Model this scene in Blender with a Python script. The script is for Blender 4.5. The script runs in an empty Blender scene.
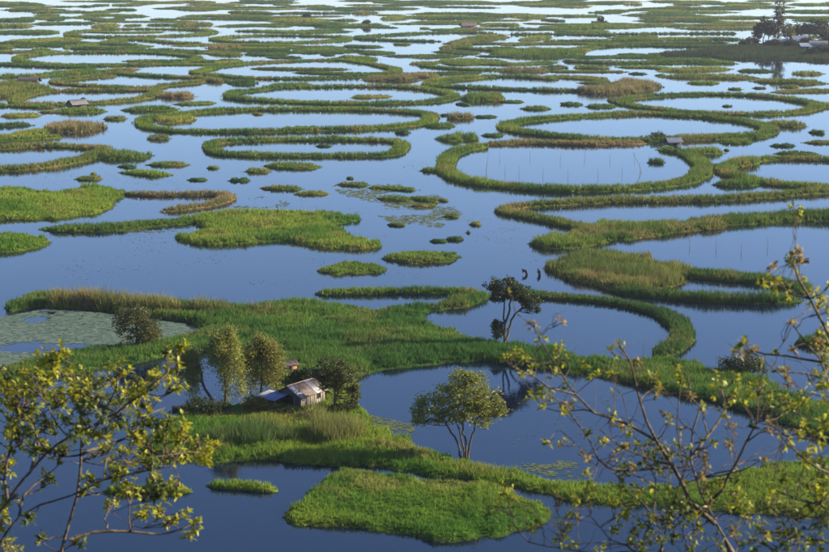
import bpy, math, random
import numpy as np
from mathutils import Vector
from mathutils.geometry import delaunay_2d_cdt

# ------------------------------------------------------------------ camera, sky, sun, exposure
scn = bpy.context.scene
COL = scn.collection
H = 40.0            # eye height above the lake, a hill top
FPX = 1800.0        # focal length in photo pixels (photo 829 x 552)
W0, H0 = 829.0, 552.0
PITCH = math.atan((H0 / 2 + 60.0) / FPX)
CP, SP = math.cos(PITCH), math.sin(PITCH)

cam_d = bpy.data.cameras.new('camera')
cam = bpy.data.objects.new('camera', cam_d)
COL.objects.link(cam)
cam.location = (0, 0, H)
cam.rotation_euler = (math.pi / 2 - PITCH, 0, 0)
cam_d.sensor_width = 36.0
cam_d.lens = 36.0 * FPX / W0
cam_d.clip_start = 0.5
cam_d.clip_end = 20000.0
cam_d.dof.use_dof = True
cam_d.dof.focus_distance = 170.0
cam_d.dof.aperture_fstop = 5.0
scn.camera = cam

SUN_ELEV = math.radians(22.0)
SUN_AZ = math.radians(84.0)      # clockwise from +Y (away from the camera): from the right
world = bpy.data.worlds.new('World')
scn.world = world
world.use_nodes = True
wn = world.node_tree
bg = wn.nodes['Background']
sky = wn.nodes.new('ShaderNodeTexSky')
sky.sky_type = 'NISHITA'
sky.sun_disc = False
sky.sun_elevation = SUN_ELEV
sky.sun_rotation = SUN_AZ
sky.altitude = 1200.0
sky.air_density = 1.0
sky.dust_density = 0.2
sky.ozone_density = 5.0
wb = wn.nodes.new('ShaderNodeMix'); wb.data_type = 'RGBA'; wb.blend_type = 'MULTIPLY'      # colour balance of the whole sky
wb.inputs[0].default_value = 1.0
wb.inputs[7].default_value = (1.08, 0.97, 1.01, 1)
wn.links.new(sky.outputs['Color'], wb.inputs[6])
wn.links.new(wb.outputs[2], bg.inputs['Color'])
bg.inputs['Strength'].default_value = 0.108

sun_d = bpy.data.lights.new('sun', 'SUN')
sun = bpy.data.objects.new('sun', sun_d)
COL.objects.link(sun)
sun_d.energy = 5.0
sun_d.angle = math.radians(0.6)
sun_d.color = (1.0, 0.85, 0.60)
to_sun = Vector((math.sin(SUN_AZ) * math.cos(SUN_ELEV), math.cos(SUN_AZ) * math.cos(SUN_ELEV), math.sin(SUN_ELEV)))
sun.rotation_euler = to_sun.to_track_quat('Z', 'Y').to_euler()
sun.location = (60, 20, 90)

scn.view_settings.view_transform = 'Standard'
scn.view_settings.look = 'None'
scn.view_settings.gamma = 1.0
scn.view_settings.exposure = 1.2
scn.view_settings.use_curve_mapping = False
scn.render.engine = 'CYCLES'
scn.cycles.use_denoising = True
scn.cycles.max_bounces = 6
scn.cycles.transparent_max_bounces = 6
scn.cycles.volume_bounces = 0
scn.cycles.caustics_reflective = False
scn.cycles.caustics_refractive = False

# ------------------------------------------------------------------ helpers
def ray(px, py):
    dx = (px - W0 / 2) / FPX
    dz = -(py - H0 / 2) / FPX
    return np.array([dx, CP + dz * SP, -SP + dz * CP])

def ground(px, py, z=0.0):
    r = ray(px, py)
    t = (z - H) / r[2]
    return np.array([r[0] * t, r[1] * t])

def at(px, py, depth):
    r = ray(px, py)
    return np.array([r[0] * depth, r[1] * depth, H + r[2] * depth])

def scale_at(py):
    """photo pixels per metre, and sine of the depression angle, on the water in row py"""
    r = ray(W0 / 2, py)
    t = -H / r[2]
    return FPX / t, -r[2] / np.linalg.norm(r)

def hash2(ix, iy, seed):
    n = (ix * 374761393 + iy * 668265263 + seed * 1442695041) & 0xffffffff
    n = ((n ^ (n >> 13)) * 1274126177) & 0xffffffff
    return ((n ^ (n >> 16)) & 0xffff) / 65535.0

def vnoise(x, y, seed=0):
    x = np.asarray(x, float); y = np.asarray(y, float)
    ix = np.floor(x).astype(np.int64); iy = np.floor(y).astype(np.int64)
    fx = x - ix; fy = y - iy
    fx = fx * fx * (3 - 2 * fx); fy = fy * fy * (3 - 2 * fy)
    a = hash2(ix, iy, seed); b = hash2(ix + 1, iy, seed)
    c = hash2(ix, iy + 1, seed); d = hash2(ix + 1, iy + 1, seed)
    return (a * (1 - fx) + b * fx) * (1 - fy) + (c * (1 - fx) + d * fx) * fy

def fnoise(x, y, seed=0):
    return 0.55 * vnoise(x, y, seed) + 0.3 * vnoise(x * 2.1 + 7, y * 2.1, seed + 3) + 0.15 * vnoise(x * 4.3, y * 4.3 + 5, seed + 9)

def put(name, me, mats, parent=None):
    for m in mats:
        me.materials.append(m)
    o = bpy.data.objects.new(name, me)
    COL.objects.link(o)
    if parent is not None:
        o.parent = parent
    return o

def tri_mesh(name, V, T, col=None, smooth=False, mi=None):
    V = np.asarray(V, np.float32); T = np.asarray(T, np.int32)
    me = bpy.data.meshes.new(name)
    me.vertices.add(len(V)); me.vertices.foreach_set('co', V.ravel())
    me.loops.add(T.size); me.loops.foreach_set('vertex_index', T.ravel())
    me.polygons.add(len(T))
    me.polygons.foreach_set('loop_start', np.arange(0, T.size, 3, dtype=np.int32))
    me.polygons.foreach_set('loop_total', np.full(len(T), 3, np.int32))
    if mi is not None:
        me.polygons.foreach_set('material_index', np.asarray(mi, np.int32))
    if smooth:
        me.polygons.foreach_set('use_smooth', np.ones(len(T), bool))
    if col is not None:
        a = me.attributes.new('tint', 'FLOAT_COLOR', 'POINT')
        c = np.ones((len(V), 4), np.float32); c[:, :3] = col
        a.data.foreach_set('color', c.ravel())
    me.update(calc_edges=True)
    return me

class MB:
    """collects boxes, tubes and free triangles into one mesh"""
    def __init__(self):
        self.V = []; self.T = []; self.n = 0
    def add(self, V, T):
        V = np.asarray(V, float); T = np.asarray(T, int)
        self.V.append(V); self.T.append(T + self.n); self.n += len(V)
    def quads(self, V, Q):
        Q = np.asarray(Q, int)
        self.add(V, np.vstack([Q[:, [0, 1, 2]], Q[:, [0, 2, 3]]]))
    def box(self, lo, hi, M=None):
        x0, y0, z0 = lo; x1, y1, z1 = hi
        V = np.array([[x0, y0, z0], [x1, y0, z0], [x1, y1, z0], [x0, y1, z0], [x0, y0, z1], [x1, y0, z1], [x1, y1, z1], [x0, y1, z1]], float)
        if M is not None:
            V = V @ np.array(M).T
        self.quads(V, [[0, 3, 2, 1], [4, 5, 6, 7], [0, 1, 5, 4], [1, 2, 6, 5], [2, 3, 7, 6], [3, 0, 4, 7]])
    def tube(self, P, R, n=6, cap=True):
        P = np.asarray(P, float); R = np.asarray(R, float)
        D = np.gradient(P, axis=0)
        D /= np.linalg.norm(D, axis=1)[:, None] + 1e-9
        up = np.array([0.0, 0, 1.0]) if abs(D[0][2]) < 0.9 else np.array([1.0, 0, 0])
        A = np.cross(D, up); A /= np.linalg.norm(A, axis=1)[:, None] + 1e-9
        B = np.cross(D, A)
        th = np.linspace(0, 2 * np.pi, n, endpoint=False)
        V = (P[:, None, :] + R[:, None, None] * (np.cos(th)[None, :, None] * A[:, None, :] + np.sin(th)[None, :, None] * B[:, None, :])).reshape(-1, 3)
        m = len(P)
        T = []
        for i in range(m - 1):
            for k in range(n):
                a = i * n + k; b = i * n + (k + 1) % n
                T += [[a, b, b + n], [a, b + n, a + n]]
        if cap:
            for k in range(1, n - 1):
                T.append([(m - 1) * n, (m - 1) * n + k, (m - 1) * n + k + 1])
        self.add(V, T)
    def build(self, name, mat, parent=None, smooth=False, col=None):
        return put(name, tri_mesh(name, np.vstack(self.V), np.vstack(self.T), smooth=smooth, col=col), [mat], parent)

def tag(o, label=None, cat=None, group=None, kind=None):
    if label: o['label'] = label
    if cat: o['category'] = cat
    if group: o['group'] = group
    if kind: o['kind'] = kind
    return o

def empty(name, loc, rz=0.0):
    o = bpy.data.objects.new(name, None)
    o.empty_display_size = 0.5
    COL.objects.link(o)
    o.location = loc; o.rotation_euler = (0, 0, rz)
    return o

def catmull(P, closed, step):
    P = np.asarray(P, float); n = len(P); out = []
    segs = n if closed else n - 1
    for i in range(segs):
        if closed:
            p0, p1, p2, p3 = P[(i - 1) % n], P[i], P[(i + 1) % n], P[(i + 2) % n]
        else:
            p0, p1, p2, p3 = P[max(i - 1, 0)], P[i], P[i + 1], P[min(i + 2, n - 1)]
        # centripetal-like: damp the tangents of very uneven spans
        L = np.linalg.norm(p2 - p1)
        m1 = (p2 - p0); m2 = (p3 - p1)
        m1 = m1 / (np.linalg.norm(m1) + 1e-9) * L * 0.9
        m2 = m2 / (np.linalg.norm(m2) + 1e-9) * L * 0.9
        k = max(1, int(L / step))
        t = np.linspace(0, 1, k, endpoint=False)[:, None]
        out.append((2 * t**3 - 3 * t**2 + 1) * p1 + (t**3 - 2 * t**2 + t) * m1 + (-2 * t**3 + 3 * t**2) * p2 + (t**3 - t**2) * m2)
    if not closed:
        out.append(P[-1:])
    return np.vstack(out)

# ------------------------------------------------------------------ materials
def new_mat(name):
    m = bpy.data.materials.new(name)
    m.use_nodes = True
    nt = m.node_tree
    return m, nt, nt.nodes['Principled BSDF']

def leaf_mat(name, transl=0.35, rough=0.55, spec=0.3, up=0.0):
    m, nt, p = new_mat(name)
    a = nt.nodes.new('ShaderNodeAttribute'); a.attribute_name = 'tint'
    nt.links.new(a.outputs['Color'], p.inputs['Base Color'])
    p.inputs['Roughness'].default_value = rough
    p.inputs['Specular IOR Level'].default_value = spec
    if up:      # blades stand dense: light them more like the lawn they make up
        g = nt.nodes.new('ShaderNodeNewGeometry')
        mixn = nt.nodes.new('ShaderNodeMix'); mixn.data_type = 'VECTOR'
        mixn.inputs[0].default_value = up
        nt.links.new(g.outputs['Normal'], mixn.inputs[4]); mixn.inputs[5].default_value = (0.12, 0.0, 1.0)
        nn = nt.nodes.new('ShaderNodeVectorMath'); nn.operation = 'NORMALIZE'
        nt.links.new(mixn.outputs[1], nn.inputs[0]); nt.links.new(nn.outputs[0], p.inputs['Normal'])
    tr = nt.nodes.new('ShaderNodeBsdfTranslucent')
    nt.links.new(a.outputs['Color'], tr.inputs['Color'])
    mx = nt.nodes.new('ShaderNodeMixShader')
    mx.inputs[0].default_value = transl
    nt.links.new(p.outputs[0], mx.inputs[1]); nt.links.new(tr.outputs[0], mx.inputs[2])
    nt.links.new(mx.outputs[0], nt.nodes['Material Output'].inputs['Surface'])
    return m

def noise_mat(name, c0, c1, scale=4.0, rough=0.85, detail=6, bump=0.0, stretch=(1, 1, 1), spec=0.3, metallic=0.0):
    m, nt, p = new_mat(name)
    tc = nt.nodes.new('ShaderNodeTexCoord')
    mp = nt.nodes.new('ShaderNodeMapping'); mp.inputs['Scale'].default_value = stretch
    nt.links.new(tc.outputs['Object'], mp.inputs['Vector'])
    n = nt.nodes.new('ShaderNodeTexNoise'); n.inputs['Scale'].default_value = scale; n.inputs['Detail'].default_value = detail
    nt.links.new(mp.outputs[0], n.inputs['Vector'])
    r = nt.nodes.new('ShaderNodeValToRGB')
    r.color_ramp.elements[0].position = 0.35; r.color_ramp.elements[1].position = 0.65
    r.color_ramp.elements[0].color = (*c0, 1); r.color_ramp.elements[1].color = (*c1, 1)
    nt.links.new(n.outputs['Fac'], r.inputs['Fac'])
    nt.links.new(r.outputs['Color'], p.inputs['Base Color'])
    p.inputs['Roughness'].default_value = rough
    p.inputs['Specular IOR Level'].default_value = spec
    p.inputs['Metallic'].default_value = metallic
    if bump:
        b = nt.nodes.new('ShaderNodeBump'); b.inputs['Strength'].default_value = bump; b.inputs['Distance'].default_value = 0.05
        nt.links.new(n.outputs['Fac'], b.inputs['Height']); nt.links.new(b.outputs[0], p.inputs['Normal'])
    return m

M_GRASS = leaf_mat('grass_blades', 0.35, 0.65, 0.15, up=0.5)
M_LEAF = leaf_mat('tree_leaves', 0.5, 0.5, 0.3)
M_FLEAF = leaf_mat('young_leaves', 0.52, 0.42, 0.4)
M_BARK = noise_mat('bark', (0.05, 0.037, 0.026), (0.12, 0.095, 0.07), 9, 0.9, bump=0.5, stretch=(3, 3, 0.6))
M_BARKP = noise_mat('pale_bark', (0.045, 0.034, 0.025), (0.16, 0.125, 0.09), 14, 0.85, bump=0.6, stretch=(1, 1, 1))
M_HILL = noise_mat('hill_ground', (0.03, 0.04, 0.015), (0.09, 0.075, 0.04), 0.8, 0.95, bump=0.6)
M_BAMBOO = noise_mat('bamboo', (0.10, 0.075, 0.05), (0.2, 0.15, 0.1), 12, 0.7)

def mat_mat():
    m, nt, p = new_mat('peat_mat')
    a = nt.nodes.new('ShaderNodeAttribute'); a.attribute_name = 'tint'
    tc = nt.nodes.new('ShaderNodeTexCoord')
    n = nt.nodes.new('ShaderNodeTexNoise'); n.inputs['Scale'].default_value = 2.2; n.inputs['Detail'].default_value = 8
    nt.links.new(tc.outputs['Object'], n.inputs['Vector'])
    mx = nt.nodes.new('ShaderNodeMix'); mx.data_type = 'RGBA'; mx.blend_type = 'MULTIPLY'
    r = nt.nodes.new('ShaderNodeValToRGB')
    r.color_ramp.elements[0].position = 0.3; r.color_ramp.elements[0].color = (0.45, 0.42, 0.4, 1)
    r.color_ramp.elements[1].position = 0.7; r.color_ramp.elements[1].color = (1.15, 1.15, 1.05, 1)
    nt.links.new(n.outputs['Fac'], r.inputs['Fac'])
    mx.inputs[0].default_value = 0.9
    nt.links.new(a.outputs['Color'], mx.inputs[6]); nt.links.new(r.outputs['Color'], mx.inputs[7])
    nt.links.new(mx.outputs[2], p.inputs['Base Color'])
    p.inputs['Roughness'].default_value = 0.95
    p.inputs['Specular IOR Level'].default_value = 0.1
    b = nt.nodes.new('ShaderNodeBump'); b.inputs['Strength'].default_value = 0.8; b.inputs['Distance'].default_value = 0.15
    nt.links.new(n.outputs['Fac'], b.inputs['Height']); nt.links.new(b.outputs[0], p.inputs['Normal'])
    return m
M_MAT = mat_mat()

def water_mat():
    m, nt, p = new_mat('lake_water')
    p.inputs['Base Color'].default_value = (0.002, 0.007, 0.020, 1)
    p.inputs['IOR'].default_value = 1.333
    p.inputs['Roughness'].default_value = 0.03
    geo = nt.nodes.new('ShaderNodeNewGeometry')
    mp = nt.nodes.new('ShaderNodeMapping'); mp.inputs['Scale'].default_value = (0.8, 1.5, 1.0)
    mp.inputs['Rotation'].default_value = (0, 0, 0.35)
    nt.links.new(geo.outputs['Position'], mp.inputs['Vector'])
    n1 = nt.nodes.new('ShaderNodeTexNoise'); n1.inputs['Scale'].default_value = 1.6; n1.inputs['Detail'].default_value = 3
    nt.links.new(mp.outputs[0], n1.inputs['Vector'])
    mp2 = nt.nodes.new('ShaderNodeMapping'); mp2.inputs['Scale'].default_value = (0.012, 0.03, 1.0)
    nt.links.new(geo.outputs['Position'], mp2.inputs['Vector'])
    n2 = nt.nodes.new('ShaderNodeTexNoise'); n2.inputs['Scale'].default_value = 1.0; n2.inputs['Detail'].default_value = 5
    nt.links.new(mp2.outputs[0], n2.inputs['Vector'])
    mr = nt.nodes.new('ShaderNodeMapRange')       # wind patches: calm and rippled water
    mr.inputs['From Min'].default_value = 0.46; mr.inputs['From Max'].default_value = 0.66
    mr.inputs['To Min'].default_value = 0.04; mr.inputs['To Max'].default_value = 0.42
    nt.links.new(n2.outputs['Fac'], mr.inputs['Value'])
    b = nt.nodes.new('ShaderNodeBump'); b.inputs['Distance'].default_value = 0.02
    nt.links.new(mr.outputs[0], b.inputs['Strength'])
    nt.links.new(n1.outputs['Fac'], b.inputs['Height'])
    nt.links.new(b.outputs[0], p.inputs['Normal'])
    return m
M_WATER = water_mat()

# ------------------------------------------------------------------ the setting: water, hill
WX, WY0, WY1 = 2600.0, -120.0, 4200.0
wm = tri_mesh('water', [[-WX, WY0, 0], [WX, WY0, 0], [WX, WY1, 0], [-WX, WY1, 0]], [[0, 1, 2], [0, 2, 3]])
tag(put('water', wm, [M_WATER]), kind='structure')

def hill_z(x, y):
    """the slope in front of the viewer, always under the bottom edge of the view"""
    x = np.asarray(x, float); y = np.asarray(y, float)
    base = 38.3 - 0.56 * np.maximum(y, -6) - 0.0009 * x * x
    return base + 1.2 * (fnoise(x * 0.12, y * 0.12, 5) - 0.5)

def build_hill():
    xs = np.linspace(-110, 110, 89); ys = np.linspace(-70, 76, 60)
    X, Y = np.meshgrid(xs, ys)
    Z = hill_z(X, Y)
    Z = np.where(Y < -6, Z - 0.02 * (Y + 6) ** 2 * 0.3, Z)
    Z = np.maximum(Z, -1.5)
    V = np.stack([X, Y, Z], -1).reshape(-1, 3)
    nx = len(xs); T = []
    for j in range(len(ys) - 1):
        for i in range(nx - 1):
            a = j * nx + i
            T += [[a, a + 1, a + nx + 1], [a, a + nx + 1, a + nx]]
    tag(put('hillside', tri_mesh('hillside', V, T, smooth=True), [M_HILL]), kind='structure')
build_hill()

# ------------------------------------------------------------------ floating vegetation
PAL = {   # base colours of living plants: main, second, dry/seeding
    'g': ((0.056, 0.130, 0.014), (0.145, 0.217, 0.024), (0.221, 0.190, 0.055)),
    'y': ((0.128, 0.190, 0.022), (0.244, 0.261, 0.034), (0.279, 0.228, 0.065)),
    't': ((0.151, 0.152, 0.045), (0.256, 0.200, 0.080), (0.338, 0.239, 0.120)),
    'd': ((0.031, 0.092, 0.015), (0.069, 0.141, 0.020), (0.140, 0.152, 0.035)),
    'm': ((0.042, 0.125, 0.016), (0.095, 0.185, 0.022), (0.140, 0.174, 0.035)),
    's': ((0.021, 0.046, 0.018), (0.037, 0.065, 0.024), (0.058, 0.065, 0.030)),
    'o': ((0.091, 0.141, 0.022), (0.181, 0.200, 0.036), (0.267, 0.206, 0.070)),
    'b': ((0.072, 0.179, 0.012), (0.192, 0.271, 0.022), (0.244, 0.239, 0.050)),
}
PEAT = np.array([0.028, 0.022, 0.014])

def veg_color(x, y, pal, seed, big=9.0):
    c = [np.array(k) for k in PAL[pal]]
    n = fnoise(x / big, y / big, seed)
    t = np.clip((n - 0.32) / 0.36, 0, 1)[:, None]
    out = c[0] * (1 - t) + c[1] * t
    d = np.clip((fnoise(x / big * 1.7 + 31, y / big * 1.7, seed + 20) - 0.59) / 0.14, 0, 1)[:, None]
    return out * (1 - 0.75 * d) + c[2] * 0.75 * d

def grass_on(V, T, h, pal, seed, fill=1.0, tipdry=0.0):
    """tufts of blades standing on the triangles of a mat; fewer and wider with distance"""
    rs = np.random.RandomState(seed)
    A = V[T[:, 0]]; B = V[T[:, 1]]; C = V[T[:, 2]]
    cz = (A[:, 2] + B[:, 2] + C[:, 2]) / 3
    area = 0.5 * np.linalg.norm(np.cross(B - A, C - A), axis=1)
    cen = (A + B + C) / 3
    dist = np.sqrt(cen[:, 0]**2 + cen[:, 1]**2 + H * H)
    s = FPX * 1.235 / dist
    dens = np.clip(0.11 * s * s, 0.5, 18.0) * fill * np.clip((cz - 0.0) / 0.12, 0.12, 1.0)      # little grows on the wet rim
    want = area * dens
    k = np.floor(want + rs.rand(len(want))).astype(int)
    idx = np.repeat(np.arange(len(T)), k)
    if len(idx) == 0:
        return None
    u = rs.rand(len(idx)); v = rs.rand(len(idx)); f = u + v > 1
    u[f] = 1 - u[f]; v[f] = 1 - v[f]
    P = A[idx] + (B - A)[idx] * u[:, None] + (C - A)[idx] * v[:, None]
    sN = s[idx]; n = len(P)
    NB = 6
    wb = np.clip(0.85 / sN, 0.05, 0.5)
    rad = 0.55 / np.sqrt(dens[idx])
    hmap = 0.25 + 0.75 * fnoise(P[:, 0] / 2.2, P[:, 1] / 2.2, seed + 50) + 0.85 * fnoise(P[:, 0] / 9.0, P[:, 1] / 9.0, seed + 70)     # clumpy, uneven tops
    hs = h * hmap * (0.85 + 0.3 * rs.rand(n)) * np.clip(0.10 + (P[:, 2] + 0.12) / 0.36 * 0.9, 0.10, 1.0)
    col = veg_color(P[:, 0], P[:, 1], pal, seed % 7)
    col = col * (0.75 + 0.5 * rs.rand(n))[:, None]
    ang = rs.rand(n, NB) * 2 * np.pi
    off = rad[:, None] * np.sqrt(rs.rand(n, NB))
    bx = P[:, None, 0] + off * np.cos(ang); by = P[:, None, 1] + off * np.sin(ang)
    bz = np.repeat(P[:, None, 2], NB, 1) - 0.03
    fa = rs.rand(n, NB) * np.pi
    wv = wb[:, None] * (0.7 + 0.6 * rs.rand(n, NB))
    ddx = np.cos(fa) * wv / 2; ddy = np.sin(fa) * wv / 2
    hb = hs[:, None] * (0.65 + 0.45 * rs.rand(n, NB))
    la = rs.rand(n, NB) * 2 * np.pi; lean = hb * (0.15 + 0.45 * rs.rand(n, NB))
    p0 = np.stack([bx - ddx, by - ddy, bz], -1); p1 = np.stack([bx + ddx, by + ddy, bz], -1)
    p2 = np.stack([bx + np.cos(la) * lean, by + np.sin(la) * lean, bz + hb], -1)
    VV = np.stack([p0, p1, p2], 2).reshape(-1, 3)
    TT = np.arange(len(VV)).reshape(-1, 3)
    cc = np.repeat(col, NB * 3, 0).reshape(n, NB, 3, 3)
    cc = cc * (0.85 + 0.3 * rs.rand(n, NB, 1, 1))
    if tipdry:
        tan = np.array([0.30, 0.21, 0.13])
        m = (rs.rand(n, NB) < tipdry)[:, :, None]
        cc[:, :, 2, :] = np.where(m, tan, cc[:, :, 2, :])
    return VV, TT, cc.reshape(-1, 3)

def inside(P, poly):
    x, y = P[:, 0], P[:, 1]; r = np.zeros(len(P), bool); n = len(poly)
    for i in range(n):
        x0, y0 = poly[i]; x1, y1 = poly[(i + 1) % n]
        if y0 == y1: continue
        c = ((y0 > y) != (y1 > y)) & (x < (x1 - x0) * (y - y0) / (y1 - y0) + x0)
        r ^= c
    return r

LAND = []     # (centre px, py, record) for labels
THINGS = []
FAR = []
def finish(name, cat, V, T, mcol, h, pal, seed, lab, px, py, size, shape, fill, tipdry, landmark=None, group=None):
    g = grass_on(V, T, h, pal, seed, fill, tipdry)
    if lab == '__stuff__':
        if g is not None:
            FAR.append((V, T, mcol) + g)
        return None
    dist = math.hypot(*V[:, :2].mean(0))
    c = np.array([V[:, 0].mean(), V[:, 1].mean(), 0.0])
    if dist > 520 and g is not None:       # far: mat and grass in one mesh
        VV = np.vstack([V, g[0]]) - c; TT = np.vstack([T, g[1] + len(V)])
        me = tri_mesh(name, VV, TT, np.vstack([mcol, g[2]]), mi=np.r_[np.zeros(len(T), int), np.ones(len(g[1]), int)])
        o = put(name, me, [M_MAT, M_GRASS])
    else:
        o = put(name, tri_mesh(name, V - c, T, mcol, smooth=True), [M_MAT])
        if g is not None:
            tag(put('grass', tri_mesh('grass', g[0] - c, g[1], g[2]), [M_GRASS], o), kind='stuff')
    o.location = c
    rec = dict(o=o, label=lab, cat=cat, px=px, py=py, size=size, shape=shape, pal=pal, group=group, landmark=landmark)
    THINGS.append(rec)
    return o

SEED = [100]
def nseed():
    SEED[0] += 17
    return SEED[0]

def shift_far(pts, h):
    """outlines were read off the grass tops: bring the far edge down to the water line"""
    P = np.array(pts, float); n = len(P)
    ar = sum(P[i][0] * P[(i + 1) % n][1] - P[(i + 1) % n][0] * P[i][1] for i in range(n))
    out = []
    for i in range(n):
        t = P[(i + 1) % n] - P[i - 1]
        nrm = np.array([t[1], -t[0]]) * (1 if ar > 0 else -1)
        nrm /= np.linalg.norm(nrm) + 1e-9
        s, _ = scale_at(P[i][1])
        out.append(P[i] + np.array([0, h * s * 0.85 * max(0, -nrm[1])]))
    return np.array(out)

def island(name, cat, pts, h, pal, lab=None, holes=(), shape='island', fill=1.0, tipdry=0.0, landmark=None, top=0.28, group=None, shift=True):
    seed = nseed()
    Pp = shift_far(pts, h) if shift else np.array(pts, float)
    G = np.array([ground(*p) for p in Pp])
    dist = np.linalg.norm(G.mean(0))
    step = max(0.8, dist / 220.0)
    def ring(Gp, jit):
        R = catmull(Gp, True, step)
        Tn = np.roll(R, -1, 0) - np.roll(R, 1, 0)
        Tn /= np.linalg.norm(Tn, axis=1)[:, None] + 1e-9
        Nn = np.stack([Tn[:, 1], -Tn[:, 0]], 1)
        a = fnoise(R[:, 0] / (step * 4), R[:, 1] / (step * 4), seed) - 0.5
        return R + Nn * (a * jit)[:, None] + Nn * ((vnoise(R[:, 0] / (step * 1.6), R[:, 1] / (step * 1.6), seed + 4) - 0.5) * jit * 0.45)[:, None]
    out = ring(G, step * 2.2)
    hs = [ring(np.array([ground(*p) for p in q]), step * 1.5) for q in holes]
    rs = np.random.RandomState(seed)
    lo, hi = out.min(0), out.max(0)
    gs = step * 1.3
    gx, gy = np.meshgrid(np.arange(lo[0], hi[0], gs), np.arange(lo[1], hi[1], gs))
    I = np.stack([gx.ravel(), gy.ravel()], 1); I += (rs.rand(*I.shape) - 0.5) * gs * 0.7
    ok = inside(I, out)
    for q in hs: ok &= ~inside(I, q)
    bound = np.vstack([out] + hs)
    def bdist(P):
        d = np.full(len(P), 1e9)
        for k in range(0, len(P), 2000):
            d[k:k + 2000] = np.sqrt(((P[k:k + 2000, None, :] - bound[None]) ** 2).sum(-1).min(1))
        return d
    I = I[ok]
    if len(I): I = I[bdist(I) > step * 0.45]
    allp = np.vstack([bound, I])
    edges = []; k = 0
    for r in [out] + hs:
        m = len(r); edges += [(k + i, k + (i + 1) % m) for i in range(m)]; k += m
    res = delaunay_2d_cdt([Vector(p) for p in allp], edges, [], 0, 1e-5)
    V2 = np.array([(v.x, v.y) for v in res[0]]); T = np.array([f for f in res[2] if len(f) == 3])
    cen = V2[T].mean(1)
    ok = inside(cen, out)
    for q in hs: ok &= ~inside(cen, q)
    T = T[ok]
    # orient up
    a = V2[T[:, 1]] - V2[T[:, 0]]; b = V2[T[:, 2]] - V2[T[:, 0]]
    fl = a[:, 0] * b[:, 1] - a[:, 1] * b[:, 0] < 0
    T[fl] = T[fl][:, ::-1]
    d = bdist(V2)
    z = -0.12 + (top + 0.12) * (1 - np.exp(-d / 0.35)) + np.where(d > 0.1, 0.85 * (fnoise(V2[:, 0] / 2.0, V2[:, 1] / 2.0, seed) - 0.42), 0)
    V = np.c_[V2, z]
    mc = veg_color(V2[:, 0], V2[:, 1], pal, seed % 7) * 0.7
    e = np.clip(1 - d / 0.5, 0, 1)[:, None]
    mc = mc * (1 - e) + PEAT * e
    P = np.array(pts)
    return finish(name, cat, V, T, mc, h, pal, seed, lab, P[:, 0].mean(), P[:, 1].mean(), np.ptp(P[:, 0]), shape, fill, tipdry, landmark, group)

def band(name, cat, pts, w, h, pal, lab=None, closed=False, shape='strip', fill=1.0, tipdry=0.0, landmark=None, taper=1.6, top=0.36, group=None, wob=0.85):
    seed = nseed()
    w *= 0.88; h *= 0.66
    P = np.array(pts, float)
    Q = []
    for p in P:
        s, _ = scale_at(p[1]); Q.append(ground(p[0], p[1] + h * s * 0.42))
    Q = np.array(Q)
    dist = np.linalg.norm(Q.mean(0))
    L = np.linalg.norm(np.diff(Q, axis=0), axis=1).sum()
    step = max(min(w * 0.6, L / 5.0), min(dist / 220.0, L / 9.0), 0.4)
    R = catmull(Q, closed, step)
    n = len(R)
    if closed:
        Tn = np.roll(R, -1, 0) - np.roll(R, 1, 0)
    else:
        Tn = np.gradient(R, axis=0)
    Tn /= np.linalg.norm(Tn, axis=1)[:, None] + 1e-9
    Nn = np.stack([-Tn[:, 1], Tn[:, 0]], 1)
    sc = max(w, step * 2)
    def rim(o):
        return 1 - 0.62 * wob + 0.9 * wob * fnoise(R[:, 0] / sc + o, R[:, 1] / sc, seed) + 0.55 * wob * vnoise(R[:, 0] / (sc * 4) + o, R[:, 1] / (sc * 4), seed + 5)
    wl = w / 2 * rim(0); wr = w / 2 * rim(40)
    tp = np.ones(n)
    if not closed:
        a = np.r_[0, np.cumsum(np.linalg.norm(np.diff(R, axis=0), axis=1))]
        e = np.minimum(a, a[-1] - a) / (w * taper)
        tp = np.sqrt(np.clip(1 - (1 - np.clip(e, 0.0, 1.0)) ** 2, 0, 1)) * 0.95 + 0.05
        wl *= tp; wr *= tp
    offs = [(-1, -0.12), (-0.84, top * 0.7), (0, top), (0.84, top * 0.7), (1, -0.12)]
    rows = []; cols = []
    for (u, z) in offs:
        ww = wr if u < 0 else wl
        p = R + Nn * (u * ww)[:, None]
        zz = (np.full(n, z) + 0.12) * np.clip(tp * 1.05 - 0.05, 0.05, 1) - 0.12 + (0.0 if abs(u) == 1 else 1.0) * tp * 0.2 * (fnoise(p[:, 0] / 3, p[:, 1] / 3, seed) - 0.5)
        rows.append(np.c_[p, zz])
        c = veg_color(p[:, 0], p[:, 1], pal, seed % 7) * 0.7
        cols.append(np.tile(PEAT, (n, 1)) if abs(u) == 1 else c)
    V = np.vstack(rows); mc = np.vstack(cols)
    T = []
    m = n if closed else n - 1
    for r in range(4):
        for i in range(m):
            j = (i + 1) % n
            a, b, c, d = r * n + i, r * n + j, (r + 1) * n + j, (r + 1) * n + i
            T += [[a, b, c], [a, c, d]]
    return finish(name, cat, V, np.array(T), mc, h, pal, seed, lab, P[:, 0].mean(), P[:, 1].mean(), np.ptp(P[:, 0]), shape, fill, tipdry, landmark, group)

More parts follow.
